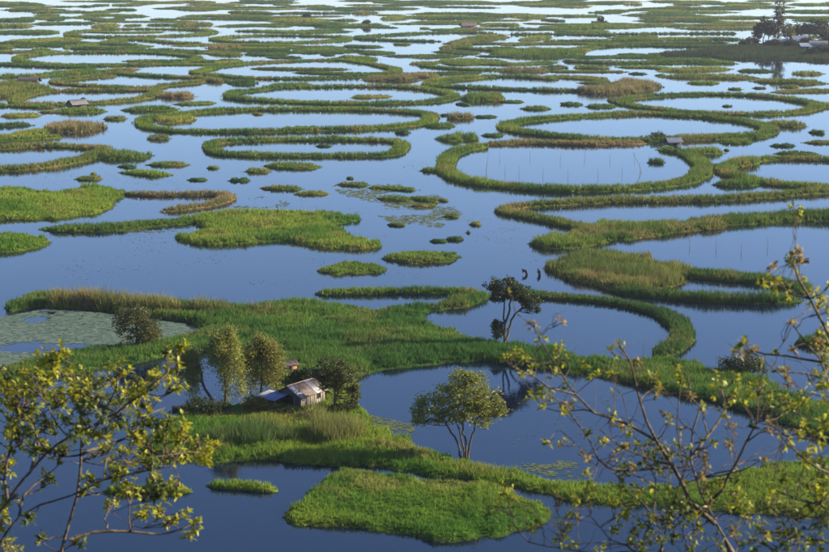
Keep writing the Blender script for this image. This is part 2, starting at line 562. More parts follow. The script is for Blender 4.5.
def strip(pts, thick, pal, lab=None, hmax=1.1, tipdry=0.0, name='reed_islet', cat='islet', shape='islet', landmark=None, taper=None, group=None, fill=1.0):
    """small island given as it looks: a polyline and its thickness in pixels, grass included"""
    ym = sum(p[1] for p in pts) / len(pts)
    s, sn = scale_at(ym)
    h = min(hmax, 0.62 * thick / s)
    w = max((thick - h * s * 0.9) / (s * sn), 1.4)
    L = math.hypot(pts[-1][0] - pts[0][0], 0) / s
    w = min(w, max(1.4, L * 0.8))
    tp = taper if taper is not None else min(1.6, L / w * 0.5)
    ex = min(w * 0.45, L * 0.14) * s          # the tapering ends read shorter than they are
    s2 = [tuple(p) for p in pts]
    s2[0] = (s2[0][0] - ex, s2[0][1]); s2[-1] = (s2[-1][0] + ex, s2[-1][1])
    return band(name, cat, s2, w, h, pal, lab, False, shape, fill, tipdry, landmark, tp, group=group)

# ---- near land
island('reed_bank', 'bank', [(-60, 330), (-20, 318), (0, 312), (12, 304), (25, 293), (45, 288), (75, 290), (110, 294), (150, 297), (200, 301), (258, 302), (290, 298), (320, 299), (345, 304), (375, 307), (400, 305), (425, 301), (455, 297), (480, 292), (496, 292), (496, 297), (480, 303), (450, 310), (422, 317), (432, 321), (450, 326), (465, 332), (474, 338), (495, 340), (530, 341), (560, 347), (585, 354), (612, 358), (655, 357), (690, 358), (730, 366), (765, 378), (795, 389), (829, 401), (890, 425), (890, 465), (829, 445), (790, 430), (760, 416), (720, 405), (650, 388), (609, 380), (560, 373), (530, 368), (500, 363), (480, 362), (440, 364), (410, 369), (380, 373), (362, 378), (340, 385), (300, 388), (266, 386), (253, 372), (238, 357), (215, 354), (185, 354), (165, 358), (140, 364), (110, 369), (85, 374), (60, 378), (30, 384), (0, 390), (-60, 400)],
       0.55, 'm', 'broad deep green reed bank carrying the dark lone tree', holes=[[(-45, 322), (0, 316), (45, 307), (85, 309), (120, 314), (150, 318), (185, 322), (196, 330), (170, 342), (140, 344), (105, 348), (75, 353), (40, 361), (0, 368), (-45, 372)]],
       tipdry=0.02, landmark='the broad dark reed bank')
island('reed_spit', 'bank', [(140, 440), (160, 424), (180, 408), (205, 400), (228, 404), (250, 395), (275, 389), (310, 384), (345, 380), (361, 380), (357, 395), (362, 412), (380, 425), (400, 436), (430, 447), (455, 455), (500, 463), (550, 477), (600, 483), (660, 486), (690, 480), (740, 468), (790, 460), (829, 452), (900, 440), (900, 520), (829, 516), (780, 518), (720, 512), (660, 509), (600, 504), (560, 500), (520, 490), (470, 482), (420, 475), (380, 470), (340, 466), (300, 464), (255, 459), (225, 463), (180, 464), (150, 456)],
       0.42, 'b', 'long bright green spit with the shabby house on it', landmark='the house spit', fill=1.1)
island('grass_island', 'island', [(277, 517), (290, 507), (312, 489), (326, 476), (342, 466), (380, 468), (430, 476), (480, 484), (525, 493), (549, 503), (555, 513), (540, 529), (512, 537), (480, 542), (440, 541), (390, 535), (340, 529), (290, 526)],
       0.34, 'b', 'big bright green wedge-shaped grass island at the bottom middle', landmark='the bright grass wedge', fill=1.2)
strip([(211, 484), (240, 486), (272, 490)], 12, 'b', 'small bright green islet alone on dark water left of the grass wedge', hmax=0.5)
strip([(108, 490), (150, 490), (188, 490)], 10, 'g', 'low islet glimpsed through the leafy tree at the lower left', hmax=0.5)
strip([(798, 342), (815, 341), (840, 340)], 16, 'd', 'dark reedy islet behind the twigs at the right edge', hmax=1.2)
band('reed_strip', 'reed strip', [(311, 293), (350, 292), (400, 291), (440, 291), (486, 291)], 2.2, 0.75, 'g', 'straight green reed strip just behind the broad dark bank', landmark='the straight reed strip')
band('reed_band', 'reed strip', [(496, 291), (520, 293), (560, 296), (610, 301), (640, 306), (664, 313), (680, 325), (681, 338), (668, 350), (655, 357)], 2.6, 0.8, 'd', 'dark curved reed band closing the pond behind the lone tree', landmark='the curved pond band', tipdry=0.05)
# ---- middle ground, right
island('reed_island', 'island', [(535, 264), (550, 258), (575, 250), (620, 249), (655, 255), (678, 263), (690, 272), (684, 283), (668, 290), (640, 294), (615, 292), (590, 287), (560, 277)],
       0.95, 'o', 'large olive reed island with tan grass in its middle', tipdry=0.08, landmark='the large olive reed island')
band('reed_strip', 'reed strip', [(640, 266), (668, 269), (700, 273), (740, 277), (775, 281), (800, 287), (812, 293)], 4.2, 1.0, 'd', 'dark green reed arm right of the olive island, behind a slit of water', landmark='the dark reed arm')
band('reed_strip', 'reed strip', [(605, 287), (640, 291), (680, 295), (720, 298), (765, 299), (806, 297)], 3.0, 1.25, 'd', 'dark green reed edge right of the olive island, before the slit of water', tipdry=0.06)
island('reed_bank', 'bank', [(509, 241), (540, 236), (570, 229), (585, 224), (600, 219), (640, 220), (720, 214), (829, 209), (870, 208), (870, 219), (829, 221), (760, 225), (700, 231), (650, 238), (615, 242), (580, 248), (555, 250), (530, 246)],
       0.9, 'g', 'long tapering reed bank reaching in from the right edge', tipdry=0.06, landmark='the tapering reed bank')
band('reed_strip', 'reed strip', [(600, 229), (575, 225), (545, 219), (520, 214), (503, 210), (520, 206), (560, 203), (621, 200), (700, 199), (760, 196), (829, 190), (870, 187)], 3.2, 1.0, 'o', 'reed band folded into a sharp hairpin at its left end', landmark='the hairpin reed band', tipdry=0.06)
band('reed_ring', 'reed ring', [(487, 144), (462, 149), (449, 156), (446, 165), (451, 174), (467, 180), (505, 185), (560, 189), (620, 188), (668, 184), (694, 177), (702, 168), (696, 159), (680, 151), (655, 148)], 3.8, 1.2, 'g', 'nearest large reed ring, fenced pond with poles inside', landmark='the fenced reed ring', tipdry=0.05)
band('reed_strip', 'reed strip', [(482, 144), (520, 142), (580, 143), (650, 142)], 4.5, 1.1, 't', 'brownish reed strip closing the far side of the fenced pond', landmark='the brownish closing strip')
strip([(421, 170), (434, 170), (446, 169)], 6, 'g', 'short green tail sticking out left of the fenced reed ring')
band('reed_strip', 'reed strip', [(640, 139), (680, 138), (720, 137), (772, 136)], 4, 1.0, 'g', 'narrow reed strip behind the blue-roofed hut')
band('reed_ring', 'reed ring', [(870, 161), (829, 159), (795, 158), (768, 158), (740, 162), (725, 168), (733, 175), (770, 182), (829, 187), (870, 189)], 3.6, 1.1, 'g', 'reed ring cut off by the right edge below the small islets', landmark='the ring at the right edge', tipdry=0.05)
strip([(728, 166), (740, 163), (753, 160)], 15, 'y', 'yellowish reed hump where the right-edge ring begins', hmax=1.6)
strip([(716, 183), (735, 183), (757, 182)], 13, 'g', 'rounded green reed clump between the two right rings', hmax=1.5)
strip([(700, 169), (716, 167), (730, 168)], 9, 'd', 'dark reed neck joining the fenced ring to its neighbour', hmax=1.3)
strip([(683, 152), (700, 151), (722, 151)], 14, 'g', 'bushy rounded reed mound right of the blue-roofed hut', hmax=1.6)
strip([(722, 142), (737, 141), (752, 141)], 7, 'g')
strip([(771, 145.5), (783, 145.5), (795, 145.5)], 4, 'd')
strip([(802, 142), (815, 142), (838, 142)], 5, 'o')
strip([(776, 153), (797, 153), (818, 154)], 5, 'g')
strip([(648, 161), (656, 161), (664, 161)], 10, 'd', 'small round dark reed clump inside the fenced ring, right end', hmax=1.3)
strip([(765, 123), (785, 124), (804, 125)], 10, 'o', 'stubby olive reed hump at the right tip of the wide oval ring', hmax=1.6)
strip([(810, 131), (817, 132), (824, 133)], 6, 'd')
# ---- islets of the open water
island('grass_islet', 'islet', [(310, 270), (335, 263), (360, 261), (388, 263), (390, 269), (370, 274), (340, 276)], 0.4, 'g', 'pointed green islet, nearer of the two in open water', landmark='the pair of green islets')
island('grass_islet', 'islet', [(384, 257), (400, 252), (430, 250), (455, 253), (462, 257), (450, 262), (415, 263), (390, 260)], 0.4, 'g', 'oval green islet, farther of the two in open water')
strip([(430, 241), (439, 241), (447, 241)], 3, 'd'); strip([(446, 239.5), (455, 239), (463, 239)], 4, 'd')
strip([(470, 224), (475, 224), (481, 224)], 4, 'o'); strip([(466, 232.5), (471, 232.5)], 2.2, 'd')
island('reed_island', 'island', [(175, 237), (185, 232), (203, 229), (200, 224), (185, 222), (180, 217), (207, 211), (250, 209), (300, 209), (344, 212), (360, 220), (338, 227), (352, 233), (384, 243), (368, 250), (320, 249), (300, 244), (260, 244), (215, 247), (190, 243)],
       0.6, 'b', 'ragged green island with pointed tips in the middle left', tipdry=0.05, landmark='the ragged green island')
band('reed_strip', 'reed strip', [(33, 227), (60, 229), (100, 228), (140, 224), (185, 221), (215, 220)], 4.6, 0.8, 'g', 'green reed arm running left from the ragged island', tipdry=0.05, landmark='the reed arm')
island('grass_island', 'island', [(-40, 233), (0, 232), (30, 232), (45, 236), (48, 241), (42, 248), (20, 252), (0, 253), (-40, 254)], 0.5, 'b', 'rounded green island cut by the left edge, below the reed arm', landmark='the left-edge green island')
island('grass_island', 'island', [(-40, 188), (0, 186), (20, 185), (45, 189), (70, 188), (85, 184), (110, 185), (123, 190), (122, 197), (110, 208), (95, 213), (85, 215), (50, 220), (0, 221), (-40, 222)], 0.55, 'b', 'broad lush green island at the left edge with a darker middle', landmark='the broad left island', tipdry=0.02)
band('reed_strip', 'reed strip', [(118, 193), (150, 194), (195, 194), (220, 194), (227, 198), (210, 204), (185, 208), (158, 211)], 2.6, 0.8, 't', 'tan hook-shaped reed strip right of the broad left island', landmark='the tan hook strip', tipdry=0.2)
strip([(76, 178), (88, 178), (101, 178)], 7, 'g'); strip([(120, 171), (135, 172), (155, 174), (172, 174)], 7, 'b'); strip([(117, 166), (124, 166), (133, 167)], 5, 'd')
strip([(148, 164), (168, 164), (188, 164)], 6, 'g'); strip([(188, 179.5), (197, 179.5), (207, 179.5)], 3.5, 'd')
strip([(148, 138), (158, 137.5), (170, 137)], 8, 'o')
island('reed_islet', 'islet', [(99, 157), (105, 151), (122, 150), (146, 151), (150, 156), (140, 160), (105, 160)], 0.9, 'g', 'bushy islet with a tan plume off the tip of the left ring', tipdry=0.1)
band('reed_ring', 'reed ring', [(-40, 149), (0, 147), (50, 145), (90, 147), (104, 148), (88, 157), (50, 165), (0, 169), (-40, 170)], 4.0, 1.1, 'o', 'open reed ring cut by the left edge, wider tip at right', landmark='the left-edge ring', tipdry=0.05)
strip([(207, 167.5), (213, 167.5), (219, 167.5)], 4.5, 'g'); strip([(246, 170.5), (258, 170.5), (270, 170.5)], 6, 'g'); strip([(229, 180), (239, 180), (249, 180)], 5, 'd')
strip([(268, 164.5), (295, 166), (319, 166)], 8, 'g', 'arrow-shaped green islet just below the rectangular reed ring', hmax=0.8)
strip([(262, 187), (283, 188), (302, 188.5)], 6, 'g'); strip([(296, 194), (310, 193), (328, 193)], 6.5, 'o'); strip([(338, 183.5), (353, 184), (368, 184.5)], 5.5, 'g')
strip([(370, 187), (392, 188), (412, 190)], 5, 'g'); strip([(412, 197), (425, 200), (436, 202)], 7, 'o'); strip([(380, 197), (395, 199), (412, 201)], 6, 'g'); strip([(410, 206), (425, 206), (434, 204)], 4, 'o')
strip([(444, 216), (452, 216), (459, 216)], 5, 'o'); strip([(436, 200.5), (448, 200.5)], 3, 'd'); strip([(388, 224), (398, 225), (405, 225)], 3, 'o')
# ---- rings
band('reed_ring', 'reed ring', [(212, 149), (213, 143), (240, 140), (300, 139), (385, 140), (402, 143), (401, 148), (388, 154), (340, 155), (270, 155), (222, 153)], 3.6, 1.0, 'g', 'flat rectangular reed ring in the upper middle', True, landmark='the rectangular reed ring', tipdry=0.04)
band('reed_ring', 'reed ring', [(143, 122), (152, 117), (207, 111), (260, 109), (330, 109), (380, 110), (423, 113), (431, 118), (420, 123), (380, 127), (330, 129), (260, 131), (207, 131), (170, 130), (147, 126)], 4.0, 1.1, 'g', 'widest thin oval reed ring behind the rectangular one', True, landmark='the widest oval ring', tipdry=0.04)
island('reed_islet', 'islet', [(150, 121), (165, 115), (198, 116), (195, 121), (160, 125)], 0.8, 'y', 'yellowish reed patch inside the left end of the widest oval ring', tipdry=0.06)
strip([(253, 114), (258, 114), (263, 114)], 3, 'o')
strip([(282, 129), (300, 128), (322, 128)], 5, 'g', 'thicker green swelling on the near rim of the widest oval ring')
strip([(395, 132), (402, 132), (410, 132)], 6, 'd'); strip([(316, 146), (324, 146), (332, 146)], 2.5, 'd')
band('reed_ring', 'reed ring', [(231, 95), (236, 92), (262, 89), (275, 87), (330, 86), (380, 86), (420, 88), (448, 93), (452, 97), (430, 101), (380, 103), (320, 103), (262, 100), (236, 98)], 4.0, 1.1, 'g', 'long oval reed ring with a short strip floating inside it', True, landmark='the long oval ring', tipdry=0.04)
strip([(353, 97.5), (370, 96.5), (390, 95.5)], 4, 'y', 'short bright strip floating inside the long oval ring')
strip([(270, 85.5), (290, 84.5), (312, 85)], 5, 'g')
band('reed_ring', 'reed ring', [(206, 69), (225, 65), (260, 62), (310, 60), (345, 60), (388, 67), (395, 70), (375, 75), (340, 77), (290, 78), (240, 77), (207, 74), (195, 72)], 4.2, 1.1, 'g', 'oval reed ring holding one straight inner strip', True, landmark='the ring with inner strip', tipdry=0.04)
strip([(256, 68), (300, 69), (346, 69)], 3.2, 'o', 'straight thin strip lying inside the oval ring'); strip([(222, 64), (236, 62), (250, 62)], 6, 'y'); strip([(330, 58), (345, 57), (370, 60)], 5, 'g')
strip([(368, 79), (390, 78), (416, 79)], 10, 't', tipdry=0.15, hmax=1.8)
strip([(206, 79), (214, 80), (221, 81)], 9, 't', hmax=1.6); strip([(229, 82), (243, 82), (257, 82)], 7, 'd', hmax=1.4)
band('reed_ring', 'reed ring', [(20, 57), (35, 54), (60, 52.5), (108, 52), (150, 52.5), (192, 56), (197, 59), (185, 61), (150, 64), (100, 65), (50, 64), (24, 61)], 4.4, 1.1, 'g', 'shallow oval reed ring in the upper left corner', True, landmark='the upper left ring')
band('reed_strip', 'reed strip', [(-20, 63), (0, 64), (50, 66), (100, 67)], 4.0, 1.1, 'd'); band('reed_strip', 'reed strip', [(-20, 77), (0, 76), (40, 75), (70, 71), (100, 69)], 4.2, 1.2, 'g')
strip([(60, 75.5), (85, 73), (105, 70)], 7, 'g', hmax=1.5); strip([(112, 71.5), (126, 69), (140, 68)], 6, 't', hmax=1.5)
band('reed_strip', 'reed strip', [(108, 72), (145, 75), (185, 77), (207, 78), (232, 81)], 4.0, 1.1, 'g')
band('reed_ring', 'reed ring', [(118, 75), (90, 77), (60, 80), (55, 82), (75, 84), (100, 86), (150, 87.5), (168, 84.5), (195, 82), (205, 80)], 4.0, 1.1, 'o', 'narrow open reed ring under the upper left ring', landmark='the narrow open ring')
band('reed_ring', 'reed ring', [(16, 99), (45, 91), (100, 90), (148, 90), (157, 92), (140, 98), (100, 102), (50, 104), (20, 103)], 4.0, 1.2, 'o', 'squashed reed ring beside the grey-roofed hut', True, landmark='the squashed ring')
island('reed_island', 'island', [(-30, 82), (0, 80), (18, 77), (45, 83), (48, 90), (30, 93), (10, 97), (0, 97), (-30, 99)], 1.2, 'o', 'olive reed island at the left edge with a dark hut', tipdry=0.05)
strip([(160, 96), (178, 95), (194, 95)], 10, 't', hmax=1.8); strip([(176, 104), (192, 103.5), (215, 102)], 4, 'g')
band('reed_strip', 'reed strip', [(-20, 104), (0, 105), (30, 106), (58, 107)], 4.0, 1.0, 'g'); strip([(56, 111), (80, 110), (103, 110)], 9, 'g', 'green islet under the small grey-roofed hut', hmax=1.4, landmark='the grey-roofed hut')
strip([(3, 116), (20, 115), (40, 114)], 6, 'y'); strip([(40, 112), (50, 111.5), (62, 112)], 4, 'g')
strip([(125, 109), (150, 109), (176, 108)], 7.5, 'g', hmax=1.3); strip([(104, 118), (115, 118), (126, 117.5)], 6.5, 'o')
island('reed_island', 'island', [(35, 127), (60, 121), (95, 122), (100, 127), (95, 132), (60, 133), (38, 131)], 1.3, 't', 'tan-topped reed island above the left-edge ring', tipdry=0.15)
band('reed_strip', 'reed strip', [(-20, 126), (0, 125), (20, 124), (40, 124)], 4.5, 1.2, 'd'); band('reed_strip', 'reed strip', [(-20, 140), (0, 138), (25, 134), (48, 129)], 5.0, 1.2, 'y'); band('reed_strip', 'reed strip', [(-20, 141), (0, 140), (35, 138), (66, 136)], 4.0, 1.0, 'g')
band('reed_ring', 'reed ring', [(508, 126), (515, 122), (545, 118), (590, 115), (640, 113), (700, 116), (745, 121), (768, 128), (766, 133), (735, 136), (680, 138.5), (600, 139), (545, 134), (514, 130)], 4.2, 1.2, 'g', 'wide oval reed ring just behind the fenced one', True, landmark='the wide oval ring', tipdry=0.04)
band('reed_ring', 'reed ring', [(622, 101), (630, 98), (665, 95), (710, 93.5), (760, 95.5), (798, 100), (818, 105), (800, 111), (760, 113.5), (710, 113), (662, 109), (628, 104)], 4.0, 1.1, 'g', 'even oval reed ring at the right, behind the wide oval one', True, landmark='the even oval ring', tipdry=0.04)
strip([(722, 106), (727, 106), (732, 106)], 2.5, 'd'); strip([(811, 107), (829, 105), (850, 104)], 7, 'y')
band('reed_ring', 'reed ring', [(560, 79), (520, 76), (490, 76), (465, 78), (428, 84), (470, 87), (520, 89), (570, 90), (612, 90), (640, 88)], 4.4, 1.2, 'g', 'pointed open reed ring left of the tan hump', landmark='the pointed open ring', tipdry=0.04)
strip([(432, 81), (455, 78), (480, 76)], 6, 'y'); strip([(545, 76), (575, 77), (602, 80)], 5, 'o'); strip([(580, 82), (600, 83), (625, 83)], 4, 'd')
island('reed_island', 'island', [(575, 91), (600, 85), (625, 78), (650, 80), (663, 86), (650, 91), (600, 95)], 1.6, 't', 'domed tan reed hump between two oval rings', tipdry=0.12, landmark='the domed tan hump')
strip([(500, 70), (522, 69), (546, 70)], 9.5, 't', hmax=1.8, tipdry=0.1); strip([(403, 76), (418, 75), (437, 76)], 9, 't', hmax=1.7, tipdry=0.1); strip([(445, 73), (452, 73), (459, 73)], 3.5, 'o')
strip([(543, 68), (553, 67), (566, 66)], 5, 'd'); strip([(575, 67), (590, 67), (608, 68)], 6.5, 'g')
band('reed_strip', 'reed strip', [(417, 65), (440, 67), (470, 69), (505, 69)], 4, 1.1, 'g'); strip([(438, 62), (470, 61), (506, 62)], 6, 'g'); strip([(412, 64), (424, 63), (436, 62)], 4, 'o')
island('reed_islet', 'islet', [(458, 98), (465, 92), (495, 92), (505, 99), (490, 102), (460, 102)], 1.1, 'g', 'leafy islet at the right tip of the long oval ring')
strip([(500, 101), (511, 101.5), (523, 102)], 3, 'd'); strip([(457, 103), (463, 104), (469, 105)], 4, 'd'); strip([(522, 108), (536, 108), (550, 108)], 5.5, 'g'); strip([(563, 103), (572, 104), (582, 104.5)], 4.5, 'd')
strip([(587, 106), (600, 106), (616, 106)], 4.5, 'd'); strip([(612, 99), (618, 102), (624, 104)], 5, 'd')
strip([(449, 117), (461, 116), (474, 116)], 12, 't', hmax=2.0); strip([(440, 115), (445, 115), (450, 115)], 3.5, 'd'); strip([(474, 116.5), (484, 116.5), (496, 116)], 3.5, 'd'); strip([(424, 125.5), (438, 125), (453, 126)], 5.5, 'g')
island('reed_islet', 'islet', [(438, 139), (440, 134), (455, 131), (472, 133), (477, 138), (474, 141), (444, 142)], 1.2, 'g', 'plump green islet above the tip of the fenced ring', tipdry=0.04)
strip([(482, 135), (492, 135), (503, 135)], 4, 'd')
# ---- far right
island('reed_bank', 'bank', [(655, 55), (690, 49), (735, 45), (780, 42), (829, 38), (880, 36), (880, 64), (829, 62), (780, 60), (740, 60), (700, 57)], 0.9, 's', 'dark shore strip under the far trees and houses', landmark='the far dark shore')
band('reed_strip', 'reed strip', [(560, 33), (621, 33.5), (680, 33), (740, 33)], 4, 1.2, 'd'); band('reed_strip', 'reed strip', [(540, 41), (600, 40), (680, 39), (750, 39)], 5, 1.2, 'g'); band('reed_strip', 'reed strip', [(590, 46), (640, 45), (700, 46), (750, 45)], 6, 1.3, 'd')
band('reed_strip', 'reed strip', [(560, 60), (600, 62), (650, 62), (690, 61), (740, 63)], 5, 1.3, 'g'); strip([(660, 63), (680, 60), (715, 63)], 7, 'd', hmax=1.8)
strip([(663, 71), (695, 69), (727, 68)], 6, 'y', hmax=1.5, tipdry=0.1); strip([(664, 76), (710, 76), (757, 78)], 6.5, 'o', hmax=1.5); strip([(755, 80), (788, 81), (824, 83)], 7, 'o', hmax=1.5); strip([(795, 73.5), (808, 73), (823, 73)], 6, 'y')
strip([(690, 83), (703, 82.5), (718, 83)], 4.5, 'g'); strip([(728, 89), (735, 89), (742, 89)], 2.5, 'd'); strip([(629, 73.5), (637, 73.5), (646, 74)], 2.8, 'd'); strip([(655, 75), (660, 75), (666, 75)], 3, 'd')
strip([(775, 92), (800, 91), (840, 90)], 4.5, 'o'); strip([(780, 87), (790, 86.5), (797, 86)], 3.5, 'o'); strip([(753, 88), (760, 88), (766, 88)], 2, 'd')
strip([(620, 67), (650, 67), (672, 70)], 3.5, 'g'); strip([(740, 70), (765, 71), (780, 71)], 4, 'd')
# ---- far middle
island('reed_island', 'island', [(440, 46), (455, 39), (475, 35), (500, 34), (505, 38), (480, 43), (460, 48), (442, 49)], 1.2, 'o', 'far olive reed island right of the paired thin strips', landmark='the far olive island')
island('reed_island', 'island', [(483, 51), (520, 48), (575, 48), (586, 52), (560, 57), (520, 58), (490, 55)], 1.2, 'g', 'far green island below a thin crescent of water', landmark='the far green island')
strip([(558, 29), (580, 26), (640, 27)], 6, 'g', hmax=1.5); band('reed_strip', 'reed strip', [(505, 34), (560, 33.5), (622, 35)], 5, 1.2, 'd'); strip([(524, 40), (535, 38), (546, 36)], 5, 'y', hmax=1.5)
band('reed_strip', 'reed strip', [(455, 47), (500, 50), (560, 50), (600, 46), (625, 44)], 4.5, 1.3, 'g')
band('reed_ring', 'reed ring', [(500, 33), (450, 32), (400, 34), (356, 37.5), (395, 40), (445, 41)], 4.5, 1.2, 'd', 'far thin reed loop pointing left, above the oval rings', landmark='the far pointing loop')
strip([(414, 57), (432, 56), (456, 55)], 4, 'g'); strip([(436, 51), (455, 52), (476, 54)], 4, 'd')
band('reed_ring', 'reed ring', [(214, 38.5), (240, 36), (270, 35), (330, 36), (347, 38.5), (320, 41), (270, 42.5), (230, 41)], 4.6, 1.2, 'g', 'far flat reed ring with a bright right tip', True, landmark='the far flat ring')
band('reed_strip', 'reed strip', [(232, 30.5), (300, 31), (345, 29)], 5, 1.1, 'g'); band('reed_strip', 'reed strip', [(222, 26), (260, 24.5), (300, 24), (346, 27)], 5, 1.1, 'd')
strip([(207, 47), (222, 47), (240, 46)], 7, 't', hmax=1.7); strip([(250, 51), (268, 50), (288, 51)], 6, 'd', hmax=1.4); strip([(297, 51), (318, 49), (340, 47)], 5, 'g'); strip([(340, 50), (348, 50), (358, 51)], 3.5, 'd'); strip([(345, 45.5), (362, 46), (380, 47)], 4.5, 'd')
strip([(321, 54.5), (327, 54.5), (334, 54)], 3, 'd'); strip([(360, 53), (377, 53), (394, 53)], 3.5, 'd'); strip([(395, 43.5), (403, 44), (411, 44)], 4, 'g'); strip([(207, 52), (220, 53), (236, 55)], 5, 'o'); strip([(248, 53), (266, 54), (286, 53)], 4, 'd'); strip([(298, 52.5), (308, 52), (319, 52)], 3.5, 'g')
strip([(218, 60), (230, 60), (241, 60)], 3, 'd'); strip([(268, 57), (284, 57), (301, 57.5)], 3, 'd'); strip([(455, 28), (470, 28.5), (486, 28)], 4.5, 'o'); strip([(485, 25), (500, 24), (516, 25)], 6, 'y', hmax=1.6); strip([(509, 29), (520, 28.5), (531, 28)], 4.5, 'd')
strip([(335, 20), (345, 20), (356, 20)], 4, 'd'); strip([(344, 26), (365, 25), (386, 25)], 5.5, 'g', hmax=1.6); strip([(388, 19), (400, 17), (418, 16.5)], 6, 'y', hmax=1.6)
strip([(270, 20.5), (300, 20), (326, 19.5)], 5, 'y', hmax=1.6); strip([(207, 19), (225, 18), (300, 20)], 4, 'd'); strip([(232, 11), (250, 12), (268, 13)], 5, 'g', hmax=1.6); band('reed_strip', 'reed strip', [(235, 13.5), (300, 13), (360, 12.5)], 6, 1.2, 'd'); strip([(358, 13), (368, 12), (380, 12)], 7, 'o', hmax=2.0)
strip([(308, 9), (350, 8), (402, 9)], 3.5, 'd'); strip([(414, 13.5), (455, 13.5), (500, 13.5)], 3.5, 'd'); strip([(414, 18), (455, 18), (500, 18)], 3.5, 'd'); strip([(414, 21.5), (450, 21.5), (482, 21.5)], 3, 'g'); strip([(480, 16.5), (495, 16), (511, 16)], 4, 'd'); strip([(515, 17), (526, 17), (540, 15)], 7, 'y', hmax=1.8)
strip([(545, 19), (553, 20), (562, 21)], 3.5, 'd'); strip([(590, 12.5), (605, 12), (622, 11.5)], 4, 'd'); strip([(604, 9.5), (614, 10), (626, 11)], 5, 'g'); strip([(560, 3.5), (590, 3), (625, 3.5)], 3, 'd'); strip([(528, 5), (542, 4), (557, 3.5)], 4, 'y'); strip([(414, 3.5), (470, 3), (531, 3.5)], 2.6, 'd')
strip([(420, 28), (425, 28), (430, 28)], 3.5, 'g'); strip([(594, 22.5), (601, 22), (609, 22)], 3, 'd')
# ---- far left
band('reed_ring', 'reed ring', [(70, 33), (90, 30), (130, 28.5), (200, 29.5), (212, 32), (190, 34.5), (130, 36.5), (80, 36)], 5, 1.2, 'g', 'farthest closed reed ring, upper left', True, landmark='the farthest closed ring')
band('reed_strip', 'reed strip', [(62, 47.5), (85, 45), (110, 41.5), (130, 39), (170, 42), (207, 43.5)], 5, 1.2, 'g'); band('reed_strip', 'reed strip', [(68, 48), (120, 49), (170, 50), (205, 52)], 5, 1.2, 'd')
strip([(8, 42.5), (40, 40.5), (74, 37.5)], 4.5, 'y'); strip([(-14, 47), (0, 46.5), (13, 46)], 7, 'y', hmax=2.0); strip([(0, 42), (30, 44), (62, 46)], 3.5, 'd'); strip([(33, 49.5), (40, 49), (50, 48.5)], 4, 'g')
strip([(-10, 20), (10, 19.5), (31, 20)], 5.5, 'd', hmax=1.8); strip([(-10, 26), (10, 25), (31, 25)], 7, 'y', hmax=2.0); strip([(35, 24), (65, 23), (96, 22.5)], 3.5, 'd'); strip([(94, 26), (105, 25), (117, 24)], 7.5, 'y', hmax=2.2); strip([(125, 25.5), (132, 25), (141, 24.5)], 4, 'o')
strip([(149, 25), (160, 24.5), (173, 24.5)], 4.5, 'd'); strip([(174, 25), (190, 24), (210, 23)], 6, 'o', hmax=1.8); strip([(-10, 32), (20, 32), (52, 33)], 5, 'd'); strip([(28, 30), (40, 31), (53, 32.5)], 5, 'y'); strip([(118, 17), (132, 16), (147, 16)], 3.5, 'g'); strip([(48, 20), (54, 19.5), (62, 18.5)], 3.5, 'd'); strip([(84, 19), (94, 19), (104, 20)], 4, 'd')
strip([(100, 20), (110, 19.5), (121, 18.5)], 3, 'g'); strip([(149, 19), (159, 19), (171, 20)], 4, 'd'); strip([(175, 18), (190, 18), (208, 18.5)], 4, 'g')
strip([(4, 9), (16, 9), (29, 10)], 4.5, 'd'); strip([(21, 3), (30, 3.5), (39, 4.5)], 3, 'd'); strip([(74, 6), (82, 6), (91, 6.5)], 3.5, 'd'); strip([(34, 12), (46, 11.5), (61, 11)], 5.5, 'o', hmax=1.8); strip([(64, 12), (74, 11.5), (86, 11)], 3.5, 'd'); strip([(94, 11.5), (106, 11), (121, 11)], 3.5, 'g'); strip([(104, 9), (117, 9), (131, 10)], 3, 'd')
strip([(134, 4), (145, 3), (156, 2)], 3, 'g'); strip([(174, 9), (186, 9), (201, 10)], 4, 'o'); strip([(189, 4), (198, 4), (212, 4)], 3, 'd'); strip([(240, 7), (262, 7.5), (290, 8)], 2.8, 'd'); strip([(285, 6), (307, 6), (331, 6)], 2.6, 'g'); strip([(388, 5.5), (399, 4.5), (412, 4)], 3.5, 'd'); strip([(389, 9), (402, 8.5), (417, 8)], 3, 'g')
# far right corner rows
for (x0, x1, y, t, p) in [(640, 745, 8.5, 3, 'd'), (650, 735, 12, 3, 'g'), (626, 700, 15, 3.5, 'd'), (690, 760, 17.5, 4, 'g'), (640, 720, 20.5, 4, 'd'), (712, 765, 23, 4.5, 'y'), (625, 690, 25, 4, 'g'), (680, 760, 28, 4, 'o'), (790, 840, 12, 3, 'd'), (795, 845, 20, 3.5, 'd'), (800, 850, 28, 5, 'g'), (676, 700, 4, 7, 'o'), (700, 770, 3.5, 2.6, 'd'), (790, 850, 4.5, 3, 'g'), (560, 600, 16, 3.5, 'g'), (625, 640, 4, 5, 'y')]:
    strip([(x0, y), ((x0 + x1) / 2, y - 0.3), (x1, y + 0.2)], t, p, hmax=1.6)
# thin lines of reeds at the top of the view
rr = random.Random(11)
rows = [(0.8, 2.0), (2.2, 2.0), (5.2, 2.2), (7.2, 2.2), (10.0, 2.4), (15.6, 2.6)]
for (y, t) in rows:
    x = rr.uniform(-10, 40)
    while x < 830:
        L = rr.uniform(14, 70)
        if rr.random() < 0.62:
            strip([(x, y + rr.uniform(-0.8, 0.8)), (x + L / 2, y + rr.uniform(-0.8, 0.8)), (x + L, y + rr.uniform(-0.8, 0.8))], t * rr.uniform(0.8, 1.4), rr.choice('ddggoy'), hmax=1.4, name='reed_strip', cat='reed strip', shape='line')
        x += L + rr.uniform(10, 70)

